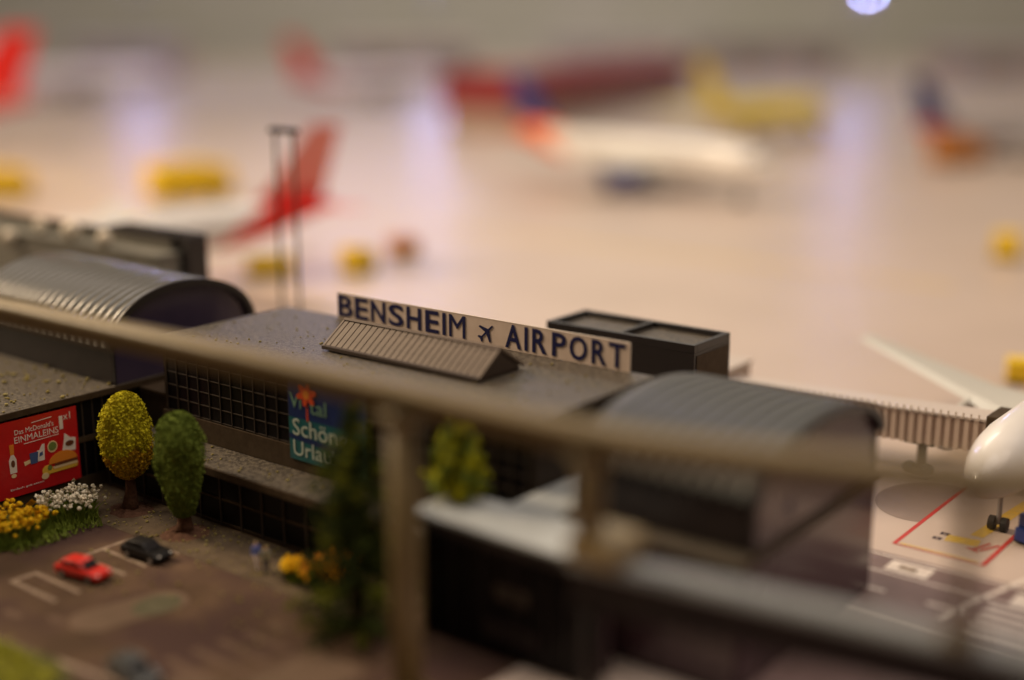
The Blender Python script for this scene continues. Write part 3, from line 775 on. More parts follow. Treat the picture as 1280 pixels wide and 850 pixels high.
# ------------------------------------------------------------------ airliners
def airliner(label, nose, heading_to_tail, scale, body='white_paint', fin='white_paint', rear=None, engine='white_paint', wingm='wing_grey', finlow=None, swoosh=11.2, detail=True, fin_i=2, stab=None):
    """local +Y runs from nose to tail, ground at z = 0, length 16"""
    d = Vector(heading_to_tail)
    rz = math.atan2(-d.x, d.y)
    t = thing('airliner', label, 'airplane', (nose[0], nose[1], 0), rz, 'model airliners parked on the apron', scale)
    prof = [(0, .03, 1.58), (.06, .16, 1.585), (.2, .31, 1.6), (.45, .47, 1.62), (.8, .60, 1.66), (1.2, .71, 1.69), (1.8, .80, 1.73), (2.6, .85, 1.75), (4, .85, 1.75), (6, .85, 1.75),
            (8, .85, 1.75), (10, .85, 1.75), (10.8, .84, 1.76), (11.6, .79, 1.80), (12.4, .71, 1.87), (13.2, .60, 1.95), (14, .48, 2.05), (14.8, .34, 2.15), (15.5, .21, 2.23), (16, .08, 2.28)]
    seg = 28
    mb = MB()
    vs = []
    dense = []
    for i in range(len(prof) - 1):
        k = 3 if prof[i][0] >= 8 else 1
        for j in range(k):
            f = j / k
            dense.append(tuple(prof[i][q] * (1 - f) + prof[i + 1][q] * f for q in range(3)))
    dense.append(prof[-1])
    for (y, r, z) in dense:
        for k in range(seg):
            a = 2 * PI * k / seg
            vs.append((r * math.sin(a), y, z + r * math.cos(a)))
    for i in range(len(dense) - 1):
        for k in range(seg):
            f = (i * seg + k, (i + 1) * seg + k, (i + 1) * seg + (k + 1) % seg, i * seg + (k + 1) % seg)
            a = 2 * PI * (k + 0.5) / seg
            lim = swoosh + 3.2 * (0.5 + 0.5 * math.cos(a))
            mb.add([], [], 0)
            mb.f.append(f)
            mb.mi.append(1 if (rear and dense[i][0] > lim) else 0)
    mb.v = vs
    mb.f.append(tuple(range(seg)))
    mb.mi.append(0)
    mb.f.append(tuple((len(dense) - 1) * seg + k for k in range(seg))[::-1])
    mb.mi.append(1 if rear else 0)
    mb.build('fuselage', [body, rear or body], t, True)
    def surf(n, prof4, m, thick):
        """lofted aerofoil between sections (pos, y_lead, y_trail, thickness) given as 3D quads"""
        mbw = MB()
        secs = []
        for (px, pz, yl, yt, th) in prof4:
            c = yt - yl
            secs.append([(px, yl, pz), (px, yl + .2 * c, pz + th), (px, yl + .6 * c, pz + th * .7), (px, yt, pz), (px, yl + .6 * c, pz - th * .5), (px, yl + .2 * c, pz - th * .7)])
        vs = [p for s_ in secs for p in s_]
        fs = []
        for i in range(len(secs) - 1):
            for k in range(6):
                fs.append((i * 6 + k, i * 6 + (k + 1) % 6, i * 6 + 6 + (k + 1) % 6, i * 6 + 6 + k))
        fs += [tuple(range(6)), tuple((len(secs) - 1) * 6 + k for k in range(6))[::-1]]
        mbw.add(vs, fs)
        return mbw.build(n, m, t)
    for s in (-1, 1):
        w = surf('wing', [(s * .6, 1.35, 5.2, 8.9, .17), (s * 2.6, 1.5, 6.9, 9.1, .12), (s * 7.2, 1.95, 10.2, 11.0, .05)], wingm, 1)
        surf('stabiliser', [(s * .25, 2.25, 13.4, 15.2, .07), (s * 2.7, 2.42, 15.1, 15.9, .03)], stab or wingm, 1)
        e = MB()
        ring = [(5.3, .30), (5.25, .40), (5.35, .46), (6.2, .47), (7.1, .38), (7.5, .26)]
        vs, fs = [], []
        for (y, r) in ring:
            vs += [(s * 2.65 + r * math.sin(2 * PI * k / 16), y, 0.92 + r * math.cos(2 * PI * k / 16)) for k in range(16)]
        for i in range(len(ring) - 1):
            fs += [(i * 16 + k, (i + 1) * 16 + k, (i + 1) * 16 + (k + 1) % 16, i * 16 + (k + 1) % 16) for k in range(16)]
        fs.append(tuple((len(ring) - 1) * 16 + k for k in range(16))[::-1])
        e.add(vs, fs)
        eng = e.build('engine', engine, t, True)
        MB().tube([(s * 2.65, 5.5, .92), (s * 2.65, 5.6, .92)], .30, 16).build('fan', 'black', eng)
        MB().box(s * 2.65 - .05, s * 2.65 + .05, 5.9, 8.0, 1.2, 1.55).build('pylon', wingm, eng)
    # fin
    mf = MB()
    def fsec(z, yl, yt, th):
        return [(0, yl, z), (th, yl + .3 * (yt - yl), z), (0, yt, z), (-th, yl + .3 * (yt - yl), z)]
    secs = [fsec(2.3, 12.0, 15.4, .12), fsec(2.9, 13.1, 15.6, .09), fsec(4.1, 14.15, 16.0, .07), fsec(5.2, 15.1, 16.4, .05)]
    vs = [p for q in secs for p in q]
    for i in range(3):
        mf.add([], [])
        for k in range(4):
            mf.f.append((i * 4 + k, i * 4 + (k + 1) % 4, i * 4 + 4 + (k + 1) % 4, i * 4 + 4 + k))
            mf.mi.append(1 if (finlow and i >= fin_i) else 0)
    mf.f.append((12, 13, 14, 15))
    mf.mi.append(1 if finlow else 0)
    mf.v = vs
    mf.build('tail_fin', [fin, finlow or fin], t)
    # undercarriage
    for (x, y, r) in ((0, 1.75, .17), (-1.25, 8.2, .24), (1.25, 8.2, .24)):
        g = MB().tube([(x, y, r), (x, y, 1.3)], .06, 8).build('gear_strut', 'metal', t)
        for s in (-1, 1):
            MB().tube([(x + s * .07, y, r + .004), (x + s * .21, y, r + .004)], r, 14).build('gear_wheel', 'black', g)
    if detail:
        c = MB()
        for s in (-1, 1):
            c.add([(s * .08, .36, 2.04), (s * .36, .52, 2.03), (s * .40, .78, 2.15), (s * .06, .62, 2.22)], [(0, 1, 2, 3)])
            c.add([(s * .40, .56, 2.0), (s * .55, .85, 1.96), (s * .55, 1.05, 2.1), (s * .43, .80, 2.14)], [(0, 1, 2, 3)])
        c.build('cockpit_window', 'glass', t)
        wmb = MB()
        for s in (-1, 1):
            for k in range(44):
                y = 2.6 + k * .19
                wmb.box(s * .835 - .012, s * .835 + .012, y, y + .07, 1.88, 2.0)
        cw = wmb.build('cabin_windows', 'glass', t)
        cw['kind'] = 'stuff'
    return t
airliner('white airliner parked nose-in at the right edge beside the tan jet bridge', (-8.7, 27.95), (0, 1), 1.0, detail=False)
airliner('white airliner with red swoosh and red fin behind the ribbed vault', (-51.0, 24.6), (.21, .978), 1.32, fin='red_paint', finlow='pale_red_paint', rear='red_paint', swoosh=9.8, stab='red_paint', fin_i=1)
airliner('large airliner with tall leaning red fin cut by the left edge', (-127, 39), (.5, .86), 2.15, fin='red_paint', rear='red_paint', swoosh=11, detail=False)
airliner('white airliner with dark blue and orange tail in the middle of the apron', (-38.5, 77.0), (-22, 3), 1.52, rear='orange_paint', fin='orange_paint', finlow='blue_paint', swoosh=10.6, stab='orange_paint', fin_i=1, wingm='wing_grey', engine='blue_paint')
airliner('bright yellow airliner standing right of the red hangar', (-62.5, 136.5), (-.06, -1), 1.6, body='yellow_paint', fin='yellow_paint', engine='white_paint', wingm='yellow_paint', detail=False)
airliner('distant plain white airliner at the upper left', (-178, 136), (-4, -30), 2.0, body='lilac_paint', fin='lilac_paint', detail=False)
airliner('distant lilac-white airliner with pale red fin left of the red hangar', (-137, 160), (-6, -26), 1.85, body='lilac_paint', fin='red_paint', rear='red_paint', detail=False)
airliner('grey airliner with dark blue fin and red rear at the upper right edge', (-32, 128), (-9, -19), 1.4, body='grey_paint', fin='blue_paint', rear='red_paint', detail=False)

# ------------------------------------------------------------------ far red hangar
hg = thing('red_hangar', 'long dark red hangar far across the apron', 'hangar', (-103, 149, 0), math.atan2(78.9, -24.5))
LH = 80
MB().box(-LH / 2, LH / 2, -4, 4, 0, 2.7).build('wall', 'hangar_wall', hg)
MB().box(-LH / 2 - .3, LH / 2 + .3, -4.4, 4.4, 2.71, 6.3, bev=0.1).build('fascia', 'hangar_red', hg)
MB().prism([(-4.3, 6.31), (4.3, 6.31), (0, 6.9)], 'x', -LH / 2, LH / 2).build('roof', 'hangar_red', hg)
for i in range(16):
    MB().box(-LH / 2 + .3 + i * 5, -LH / 2 + 4.9 + i * 5, -4.06, -4.01, .05, 2.6).build('door_leaf', 'jetway', hg)

# ------------------------------------------------------------------ far low halls along the back of the layout
def far_hall(label, loc, L_, D_, h, m, roofm):
    t = thing('cargo_hall', label, 'building', (loc[0], loc[1], 0), R(38), 'low halls along the far edge')
    MB().box(-L_ / 2, L_ / 2, -D_ / 2, D_ / 2, 0, h).build('wall', m, t)
    MB().prism([(-D_ / 2 - .5, h + .01), (D_ / 2 + .5, h + .01), (D_ / 2 + .5, h + .7), (0, h + 1.8), (-D_ / 2 - .5, h + .7)], 'x', -L_ / 2 - .5, L_ / 2 + .5).build('roof', roofm, t)
    k = int(L_ // 7)
    for i in range(k):
        x = -L_ / 2 + L_ * (i + .5) / k
        MB().box(x - 2.4, x + 2.4, -D_ / 2 - .12, -D_ / 2 - .02, 0.02, h * .7).build('gate', 'concrete' if i % 2 else 'grey_paint', t)
far_hall('grey-brown low hall on the far edge left of the lilac airliner', (-247, 180), 22, 12, 6.5, 'hangar_wall', 'grey_paint')
far_hall('beige low hall on the far edge left of the red hangar', (-224, 243), 34, 12, 6, 'hangar_wall', 'paleroof')
far_hall('pale grey low hall on the far edge beyond the red hangar', (-190, 283), 30, 12, 6, 'paleroof', 'grey_paint')
far_hall('olive grey low hall on the far edge right of the yellow airliner', (-150, 290), 34, 12, 6, 'hangar_wall', 'concrete')
far_hall('beige low hall on the far edge at the right', (-93, 303), 40, 12, 5.5, 'hangar_wall', 'grey_paint')
# ------------------------------------------------------------------ service vehicles
def truck(label, loc, rz, L, Wd, Hh, paint, kind='truck', cabm=None, group='airport service vehicles'):
    t = thing('service_truck' if kind == 'truck' else kind, label, 'truck' if kind == 'truck' else kind.split('_')[-1], (loc[0], loc[1], 0), rz, group)
    g = Hh * .16
    MB().box(-L / 2, L * .18, -Wd / 2, Wd / 2, g, Hh, bev=Hh * .05).build('cargo_body', paint, t)
    MB().prism([(L * .2, g), (L / 2, g), (L / 2, Hh * .5), (L * .44, Hh * .88), (L * .2, Hh * .88)], 'y', -Wd * .47, Wd * .47).build('cab', cabm or paint, t)
    MB().prism([(L * .475, Hh * .52), (L * .505, Hh * .52), (L * .455, Hh * .84), (L * .43, Hh * .84)], 'y', -Wd * .42, Wd * .42).build('windscreen', 'carglass', t)
    MB().box(-L / 2, L * .48, -Wd * .4, Wd * .4, g * .6, g).build('chassis', 'black', t)
    for x in (-L * .3, L * .32):
        for s in (-1, 1):
            MB().tube([(x, s * Wd * .34, Hh * .15), (x, s * Wd * .5, Hh * .15)], Hh * .15, 12).build('wheel', 'black', t)
    return t
truck('large yellow truck on the apron behind the white airliner with red tail', (-71.8, 56.2), R(75), 5.6, 2.2, 2.6, 'truck_yellow')
truck('yellow truck cut by the left edge of the picture', (-81.5, 48.2), R(70), 3.6, 2.0, 2.2, 'truck_yellow')
truck('low amber truck under the red tail beside the twin mast', (-46.2, 40.6), R(60), 2.2, 0.9, 1.1, 'truck_yellow')
truck('small bright yellow truck alone left of the name sign', (-43.6, 43.8), R(80), 1.5, 1.0, 1.35, 'truck_yellow')
truck('small dull orange truck behind the small yellow one', (-45.0, 48.5), R(60), 1.5, 1.0, 1.1, 'truck_orange')
truck('ochre truck alone near the right edge of the far apron', (-20.4, 66.8), R(100), 1.9, 1.2, 1.4, 'truck_yellow')
truck('yellow truck half hidden beyond the wing at the right edge', (-12.1, 43.4), R(20), 1.6, .9, .8, 'truck_yellow')
truck('brownish orange truck beside the grey airliner at the far right', (-38.5, 110), R(60), 4.5, 2.0, 2.6, 'truck_orange')
tug = thing('blue_tug', 'dark blue aircraft tug under the white airliner nose', 'tug', (-7.75, 29.5, 0), R(75))
MB().box(-.5, .5, -.28, .28, .1, .42, bev=.04).build('chassis', 'truck_blue', tug)
MB().box(-.42, .1, -.26, .26, .425, .72, bev=.04).build('cab', 'truck_blue', tug)
MB().box(-.35, .11, -.265, .265, .5, .66).build('cab_window', 'carglass', tug)
for x in (-.32, .32):
    for s in (-1, 1):
        MB().tube([(x, s * .2, .15), (x, s * .31, .15)], .15, 12).build('wheel', 'black', tug)

# ------------------------------------------------------------------ little cars
def car(label, loc, rz, paint, sc=1.0, hatch=True):
    t = thing('parked_car', label, 'car', (loc[0], loc[1], 0.008), rz, 'model cars in the car park', sc)
    # side profile (x forward, z)
    body = [(-.60, .10), (-.62, .20), (-.60, .27), (-.30, .285), (.18, .27), (.50, .235), (.61, .19), (.62, .10)]
    green = [(-.56, .272), (-.42, .40), (-.05, .425), (.10, .40), (.30, .262)]
    def loft(n, prof, halfs, m, parent=t):
        bm = bmesh.new()
        rings = []
        for (yy, k) in halfs:
            rings.append([bm.verts.new((x * k, yy, z if k == 1 else .10 + (z - .10) * (.93 if k < 1 else 1))) for x, z in prof])
        for i in range(len(rings) - 1):
            for j in range(len(prof)):
                bm.faces.new((rings[i][j], rings[i][(j + 1) % len(prof)], rings[i + 1][(j + 1) % len(prof)], rings[i + 1][j]))
        bm.faces.new(rings[0][::-1])
        bm.faces.new(rings[-1])
        bmesh.ops.recalc_face_normals(bm, faces=bm.faces)
        bmesh.ops.bevel(bm, geom=list(bm.edges), offset=.018, segments=2, affect='EDGES', profile=.6)
        me = bpy.data.meshes.new(n)
        bm.to_mesh(me)
        bm.free()
        me.materials.append(M[m])
        for p in me.polygons:
            p.use_smooth = True
        return link(n, me, parent)
    loft('body', body, [(-.26, .94), (-.24, 1), (.24, 1), (.26, .94)], paint)
    loft('roof', green, [(-.20, .93), (-.185, 1), (.185, 1), (.20, .93)], paint)
    for s in (-1, 1):
        MB().prism([(-.40, .29), (-.34, .375), (-.12, .39), (-.12, .285)], 'y', s * .197, s * .209).build('side_window', 'carglass', t)
        MB().prism([(-.09, .285), (-.09, .39), (.06, .375), (.18, .283)], 'y', s * .197, s * .209).build('side_window', 'carglass', t)
        MB().ball((.585, s * .17, .19), .04, 8, 6, sc=(.6, 1, .8)).build('headlight', 'lamp_white', t)
        MB().box(-.63, -.60, s * .17 - .04, s * .17 + .04, .19, .23).build('tail_light', 'lamp_red', t)
    MB().add([(.125, -.165, .388), (.125, .165, .388), (.285, .18, .276), (.285, -.18, .276)], [(0, 1, 2, 3)]).build('windscreen', 'carglass', t).location = (.012, 0, .008)
    MB().add([(-.44, -.15, .385), (-.44, .15, .385), (-.55, .17, .285), (-.55, -.17, .285)], [(0, 1, 2, 3)]).build('rear_window', 'carglass', t).location = (-.012, 0, .008)
    for x in (-.37, .38):
        for s in (-1, 1):
            w = MB().tube([(x, s * .19, .10), (x, s * .265, .10)], .10, 16).build('wheel', 'black', t)
            MB().tube([(x, s * .264, .10), (x, s * .269, .10)], .06, 12).build('rim', 'rim', w)
    return t
car('small bright red car parked in a bay beside the flowers', (-23.35, 14.85), R(11), 'car_red', 1.0)
car('small black car parked between the red car and the green tree', (-23.15, 16.35), R(6), 'car_black', 0.98)
car('blurred dark grey car at the bottom edge of the car park', (-18.7, 12.75), R(-8), 'car_grey', 1.0)

# ------------------------------------------------------------------ trees and plants
def flakes(mb, c, nrm, size, n=1, mi=0):
    for _ in range(n):
        d = (Vector(nrm) * 0.6 + Vector((random.uniform(-1, 1), random.uniform(-1, 1), random.uniform(-1, 1)))).normalized()
        a = d.orthogonal().normalized()
        b = d.cross(a)
        t = random.uniform(0, PI)
        a, b = a * math.cos(t) + b * math.sin(t), b * math.cos(t) - a * math.sin(t)
        s = size * random.uniform(.6, 1.3)
        c = Vector(c)
        mb.add([c - a * s - b * s * .6, c + a * s - b * s * .6, c + a * s * .7 + b * s * .7 + d * s * .3, c - a * s * .7 + b * s * .7], [(0, 1, 2, 3)], mi)

def crown_profile(kind, t):
    if kind == 'egg':
        q = (t - .47) / .53 if t > .47 else (.47 - t) / .47
        return max(.05, (1 - q ** 2.3) ** .5)
    if kind == 'drop':
        if t < .62:
            return .34 + .66 * math.sin(PI / 2 * t / .62) ** .9
        return max(.05, (1 - ((t - .62) / .38) ** 2.3) ** .5)
    return max(.03, (1 - t) ** .75 * (0.55 + .45 * min(1, t * 6)))

def tree(name, label, loc, z0, z1, rad, kind, mats, trunk_r, nfl, fsize, lean=(0, 0), lump=.12, split=None, group=None, zt0=0.0):
    t = thing(name, label, 'tree', (loc[0], loc[1], zt0), random.uniform(0, 6), group)
    mb = MB()
    pts = [(0.03 * math.sin(i * 1.7), 0.03 * math.cos(i * 2.1), (z0 + (z1 - z0) * .5) * i / 7) for i in range(8)]
    rads = [trunk_r * (1.7 if i == 0 else 1.15 if i == 1 else 1 - i * .07) for i in range(8)]
    mb.tube(pts, rads, 9)
    for k in range(5):
        a = k * 1.26
        zz = z0 + (z1 - z0) * (.1 + .08 * k)
        mb.tube([(0, 0, zz - .1), (rad * .5 * math.cos(a), rad * .5 * math.sin(a), zz + .25 * rad)], [trunk_r * .5, trunk_r * .2], 6)
    mb.build('trunk', 'bark', t, True)
    cb = MB()
    seed = random.uniform(0, 100)
    def surf(a, h):
        n = noise.noise(Vector((math.cos(a) * 1.6, math.sin(a) * 1.6, h * 3.2 + seed)))
        n2 = noise.noise(Vector((math.cos(a) * 5, math.sin(a) * 5, h * 9 + seed)))
        return rad * crown_profile(kind, h) * (1 + lump * n * 2 + lump * .7 * n2)
    # inner foam core
    NR, NS = 18, 20
    vs, fs = [], []
    for i in range(NR + 1):
        h = i / NR
        for k in range(NS):
            a = 2 * PI * k / NS
            r = surf(a, h) * .86
            vs.append((r * math.cos(a) + lean[0] * h, r * math.sin(a) + lean[1] * h, z0 + (z1 - z0) * h))
    for i in range(NR):
        for k in range(NS):
            fs.append((i * NS + k, i * NS + (k + 1) % NS, (i + 1) * NS + (k + 1) % NS, (i + 1) * NS + k))
    fs += [tuple(range(NS))[::-1], tuple(NR * NS + k for k in range(NS))]
    def pick(a, h):
        if len(mats) == 1:
            return 0
        v = noise.noise(Vector((math.cos(a) * 1.3, math.sin(a) * 1.3, h * 2.0 + seed + 7)))
        return 1 if v + (0.42 - h) * 1.3 > (split or .1) else 0
    for f in fs:
        cb.f.append(f)
        m_ = sum(vs[i][2] for i in f) / len(f)
        aa = math.atan2(sum(vs[i][1] for i in f), sum(vs[i][0] for i in f))
        cb.mi.append(pick(aa, (m_ - z0) / (z1 - z0)))
    cb.v = vs
    for _ in range(nfl):
        a = random.uniform(0, 2 * PI)
        h = random.uniform(0, 1)
        r = surf(a, h) * random.uniform(.82, 1.03)
        flakes(cb, (r * math.cos(a) + lean[0] * h, r * math.sin(a) + lean[1] * h, z0 + (z1 - z0) * h), (math.cos(a), math.sin(a), (h - .4) * 1.2), fsize, 1, pick(a, h))
    cb.build('crown', mats, t)
    # root mound
    NS2 = 14
    vs = [(0, 0, .10)]
    for q in (1, 2, 3):
        vs += [(trunk_r * q * 1.2 * math.cos(2 * PI * k / NS2) * random.uniform(.85, 1.2), trunk_r * q * 1.2 * math.sin(2 * PI * k / NS2) * random.uniform(.85, 1.2), (.09, .05, 0.003)[q - 1] * random.uniform(.7, 1.3)) for k in range(NS2)]
    fs = [(0, 1 + k, 1 + (k + 1) % NS2) for k in range(NS2)]
    for q in (0, 1):
        fs += [(1 + q * NS2 + k, 1 + (q + 1) * NS2 + k, 1 + (q + 1) * NS2 + (k + 1) % NS2, 1 + q * NS2 + (k + 1) % NS2) for k in range(NS2)]
    MB().add(vs, fs).build('root_mound', 'bark', t)
    return t
tree('topiary_tree', 'yellow egg-shaped tree beside the red poster', (-25.9, 17.95), .80, 3.0, .60, 'egg', ['flock_yellow', 'flock_rust'], .15, 9000, .028, split=.30, zt0=.01)
tree('topiary_tree', 'rounded green tree right of the yellow one', (-23.62, 17.75), .46, 2.98, .58, 'drop', ['flock_green'], .16, 9000, .026, lump=.10, zt0=.01)

def conifer(label, loc, ht, rad, mats, n, z0=.1, base=0.0):
    t = thing('conifer', label, 'tree', (loc[0], loc[1], base), random.uniform(0, 6))
    MB().tube([(0, 0, 0), (.02, 0, ht * .5), (0, 0, ht * .9)], [.13, .08, .02], 8).build('trunk', 'bark', t)
    cb = MB()
    tiers = 15
    for i in range(tiers):
        h = z0 + (ht - z0) * (i / tiers) ** 1.0
        rr = rad * (1 - (i / tiers) ** 1.5) ** .8 * (.8 + .4 * random.random())
        nb = 7 if i < tiers - 3 else 4
        for k in range(nb):
            a = 2 * PI * (k + random.random() * .6) / nb + i
            L_ = rr * random.uniform(.75, 1.15)
            big = random.random() < .5
            for j in range(n):
                f = random.random() ** .7
                w = .15 * L_ * (1.3 - f) + .05
                p = (math.cos(a) * L_ * f + random.gauss(0, w * .6), math.sin(a) * L_ * f + random.gauss(0, w * .6), h + .18 * L_ * f * (1 if i > 4 else .4) + random.gauss(0, w * .7) + .05)
                flakes(cb, p, (math.cos(a), math.sin(a), .4), .04, 1, (1 if len(mats) > 1 and f > .6 and big else 0))
    cb.build('crown', mats, t)
    return t
conifer('tall dark green conifer left of the thick brass post', (-16.95, 16.7), 4.7, 1.15, ['flock_dark', 'flock_moss'], 130)
conifer('lime yellow conifer right of the thick brass post at the grey pavilion roof', (-15.78, 18.42), 1.85, .58, ['flock_lime', 'flock_green'], 60, base=2.503)

def clump(label, loc, rx, ry, ht, nblade, nbloom, bloom, br, blade='blade', z=0.012, spread=.35):
    t = thing('flower_clump', label, 'flowers', (loc[0], loc[1], z))
    mb = MB()
    tips = []
    for _ in range(nblade):
        a = random.uniform(0, 2 * PI)
        d = math.sqrt(random.random())
        x, y = rx * d * math.cos(a), ry * d * math.sin(a)
        h = ht * random.uniform(.45, .95)
        dx, dy = random.gauss(0, spread * .3) + x * .25, random.gauss(0, spread * .3) + y * .25
        w = .018
        ang = random.uniform(0, PI)
        wx, wy = w * math.cos(ang), w * math.sin(ang)
        mb.add([(x - wx, y - wy, 0), (x + wx, y + wy, 0), (x + dx * .5 + wx * .8, y + dy * .5 + wy * .8, h * .6), (x + dx * .5 - wx * .8, y + dy * .5 - wy * .8, h * .6), (x + dx, y + dy, h)],
               [(0, 1, 2, 3), (3, 2, 4)])
        tips.append((x + dx, y + dy, h))
    o = mb.build('blades', blade, t)
    o['kind'] = 'stuff'
    if nbloom:
        fb = MB()
        for _ in range(nbloom):
            p = random.choice(tips)
            c = (p[0] + random.gauss(0, .05), p[1] + random.gauss(0, .05), ht * random.uniform(.62, 1.12))
            r = br * random.uniform(.7, 1.3)
            if random.random() < .5:
                fb.ball(c, r, 6, 4)
            else:
                flakes(fb, c, (0, 0, 1), r * 1.1, 4)
        f = fb.build('blossoms', bloom, t)
        f['kind'] = 'stuff'
    return t
clump('yellow flowering clump in the grass below the red poster', (-26.55, 15.2), .60, .75, .56, 700, 150, 'bloom_yellow', .060)
clump('white flowering clump between yellow flowers and yellow tree', (-26.55, 16.65), .50, .55, .64, 700, 190, 'bloom_white', .046)
clump('orange and yellow flowers against the dark conifer near the figures', (-18.7, 17.75), .45, .42, .56, 600, 110, 'bloom_orange', .075)
clump('small yellow flowers between the figures and the orange flowers', (-19.6, 17.55), .25, .22, .42, 200, 40, 'bloom_yellow', .07)
g1 = MB()
def blades_into(mb, x0, x1, y0, y1, n, h):
    for _ in range(n):
        x, y = random.uniform(x0, x1), random.uniform(y0, y1)
        hh = h * random.uniform(.5, 1.2)
        a = random.uniform(0, PI)
        wx, wy = .02 * math.cos(a), .02 * math.sin(a)
        dx, dy = random.gauss(0, .1), random.gauss(0, .1)
        mb.add([(x - wx, y - wy, .03), (x + wx, y + wy, .03), (x + dx, y + dy, hh)], [(0, 1, 2)])
blades_into(g1, -27.4, -25.9, 14.3, 17.1, 2200, .30)
blades_into(g1, -26.2, -25.5, 14.6, 16.9, 420, .22)
stuff('grass_verge', g1, 'blade', 'short green grass around the flower clumps by the wall', 'grass')
sheet('verge', [(-27.95, 12.5), (-26.4, 13.2), (-25.9, 14.8), (-25.9, 16.4), (-26.4, 17.2), (-27.95, 17.5)], 0.0165, 'grass_mat')
g2 = MB()
blades_into(g2, -23.2, -19.7, 8.5, 12.0, 4200, .24)
stuff('grass_verge', g2, 'blade_lime', 'lime green grass in the bottom left corner', 'grass')
sheet('verge', [(-23.4, 8.3), (-19.6, 8.3), (-19.5, 12.1), (-20.6, 12.35), (-23.4, 11.9)], 0.012, 'grass_mat')

def crumbs(x0, x1, y0, y1, z, n, s, label):
    mb = MB()
    for _ in range(n):
        x, y = random.uniform(x0, x1), random.uniform(y0, y1)
        r = s * random.choice((.5, .6, .8, 1, 1.5))
        mb.ball((x, y, z + r * .5), r, 5, 3, sc=(1, random.uniform(.6, 1.4), .7))
    return stuff('scatter_crumbs', mb, 'crumb', label, 'scatter')
crumbs(-27.5, -16.8, 17.0, 18.5, .012, 420, .026, 'yellow flock crumbs strewn on the pavement in front of the terminal')
crumbs(-24.5, -16.8, 14.5, 16.9, .008, 130, .026, 'sparse flock crumbs strewn over the brown car park')
crumbs(-36, -28.0, 13.5, 19.1, 2.545, 520, .040, 'ochre crumbs lying on the flat roof of the left wing')
crumbs(-26.4, -15.0, 18.55, 19.55, 1.48, 110, .026, 'ochre crumbs lying on the terminal ledge')
crumbs(-26.4, -15.0, 19.6, 23.6, 3.985, 200, .024, 'pale specks lying on the terminal roof')

# ------------------------------------------------------------------ figures
def person(label, loc, rz, ht, shirt, trousers, hair, stride):
    t = thing('person', label, 'person', (loc[0], loc[1], .013), rz, 'tiny figures on the pavement')
    k = ht / 1.75
    J = {'pel': (0, 0, .95), 'spine': (0, 0, 1.15), 'chest': (0, 0, 1.36), 'neck': (0, 0, 1.50), 'head': (0, .02, 1.62), 'top': (0, .02, 1.73),
         'hl': (.10, 0, .90), 'kl': (.11, stride * .5 + .03, .50), 'al': (.11, stride * .8, .09), 'tl': (.12, stride * .8 + .17, .04),
         'hr': (-.10, 0, .90), 'kr': (-.11, -stride * .25 + .03, .50), 'ar': (-.11, -stride * .9, .10), 'tr': (-.12, -stride * .9 + .16, .04),
         'sl': (.19, 0, 1.42), 'el': (.25, -stride * .4, 1.15), 'wl': (.26, -stride * .2 + .08, .90), 'fl': (.26, -stride * .2 + .12, .80),
         'sr': (-.19, 0, 1.42), 'er': (-.25, stride * .3, 1.15), 'wr': (-.26, stride * .6 + .05, .92), 'fr': (-.26, stride * .7 + .08, .82)}
    Rr = {'pel': .14, 'spine': .125, 'chest': .15, 'neck': .06, 'head': .105, 'top': .075, 'hl': .10, 'kl': .065, 'al': .045, 'tl': .04, 'hr': .10, 'kr': .065, 'ar': .045, 'tr': .04,
          'sl': .07, 'el': .048, 'wl': .035, 'fl': .035, 'sr': .07, 'er': .048, 'wr': .035, 'fr': .035}
    names = list(J)
    E_ = [('pel', 'spine'), ('spine', 'chest'), ('chest', 'neck'), ('neck', 'head'), ('head', 'top'), ('pel', 'hl'), ('hl', 'kl'), ('kl', 'al'), ('al', 'tl'),
          ('pel', 'hr'), ('hr', 'kr'), ('kr', 'ar'), ('ar', 'tr'), ('chest', 'sl'), ('sl', 'el'), ('el', 'wl'), ('wl', 'fl'), ('chest', 'sr'), ('sr', 'er'), ('er', 'wr'), ('wr', 'fr')]
    me = bpy.data.meshes.new('body')
    me.from_pydata([J[n] for n in names], [(names.index(a), names.index(b)) for a, b in E_], [])
    o = bpy.data.objects.new('tmp', me)
    COL.objects.link(o)
    o.modifiers.new('skin', 'SKIN')
    for i, n in enumerate(names):
        sv = me.skin_vertices[0].data[i]
        sv.radius = (Rr[n], Rr[n])
        sv.use_root = (n == 'pel')
    sd = o.modifiers.new('sub', 'SUBSURF')
    sd.levels = sd.render_levels = 1
    bpy.context.view_layer.update()
    ev = o.evaluated_get(bpy.context.evaluated_depsgraph_get())
    bm_ = bpy.data.meshes.new_from_object(ev)
    bpy.data.objects.remove(o)
    for m in ('skin', hair, shirt, trousers, 'hair'):
        bm_.materials.append(M[m])
    for p in bm_.polygons:
        c = p.center
        z = c.z
        if z > 1.66 or (z > 1.56 and c.y < -.01):
            p.material_index = 1
        elif z > 1.49 or (abs(c.x) > .21 and z < .92):
            p.material_index = 0
        elif z > .93:
            p.material_index = 2
        elif z > .09:
            p.material_index = 3
        else:
            p.material_index = 4
        p.use_smooth = True
    for v in bm_.vertices:
        v.co *= k
    link('body', bm_, t)
person('tiny figure in blue top and pale trousers on the pavement', (-20.72, 17.42), R(-100), .66, 'cloth_blue', 'cloth_white', 'hair_pale', .18)
person('tiny figure in olive jacket and navy trousers walking behind the blue one', (-20.32, 17.35), R(-115), .68, 'cloth_olive', 'cloth_navy', 'hair_pale', .14)

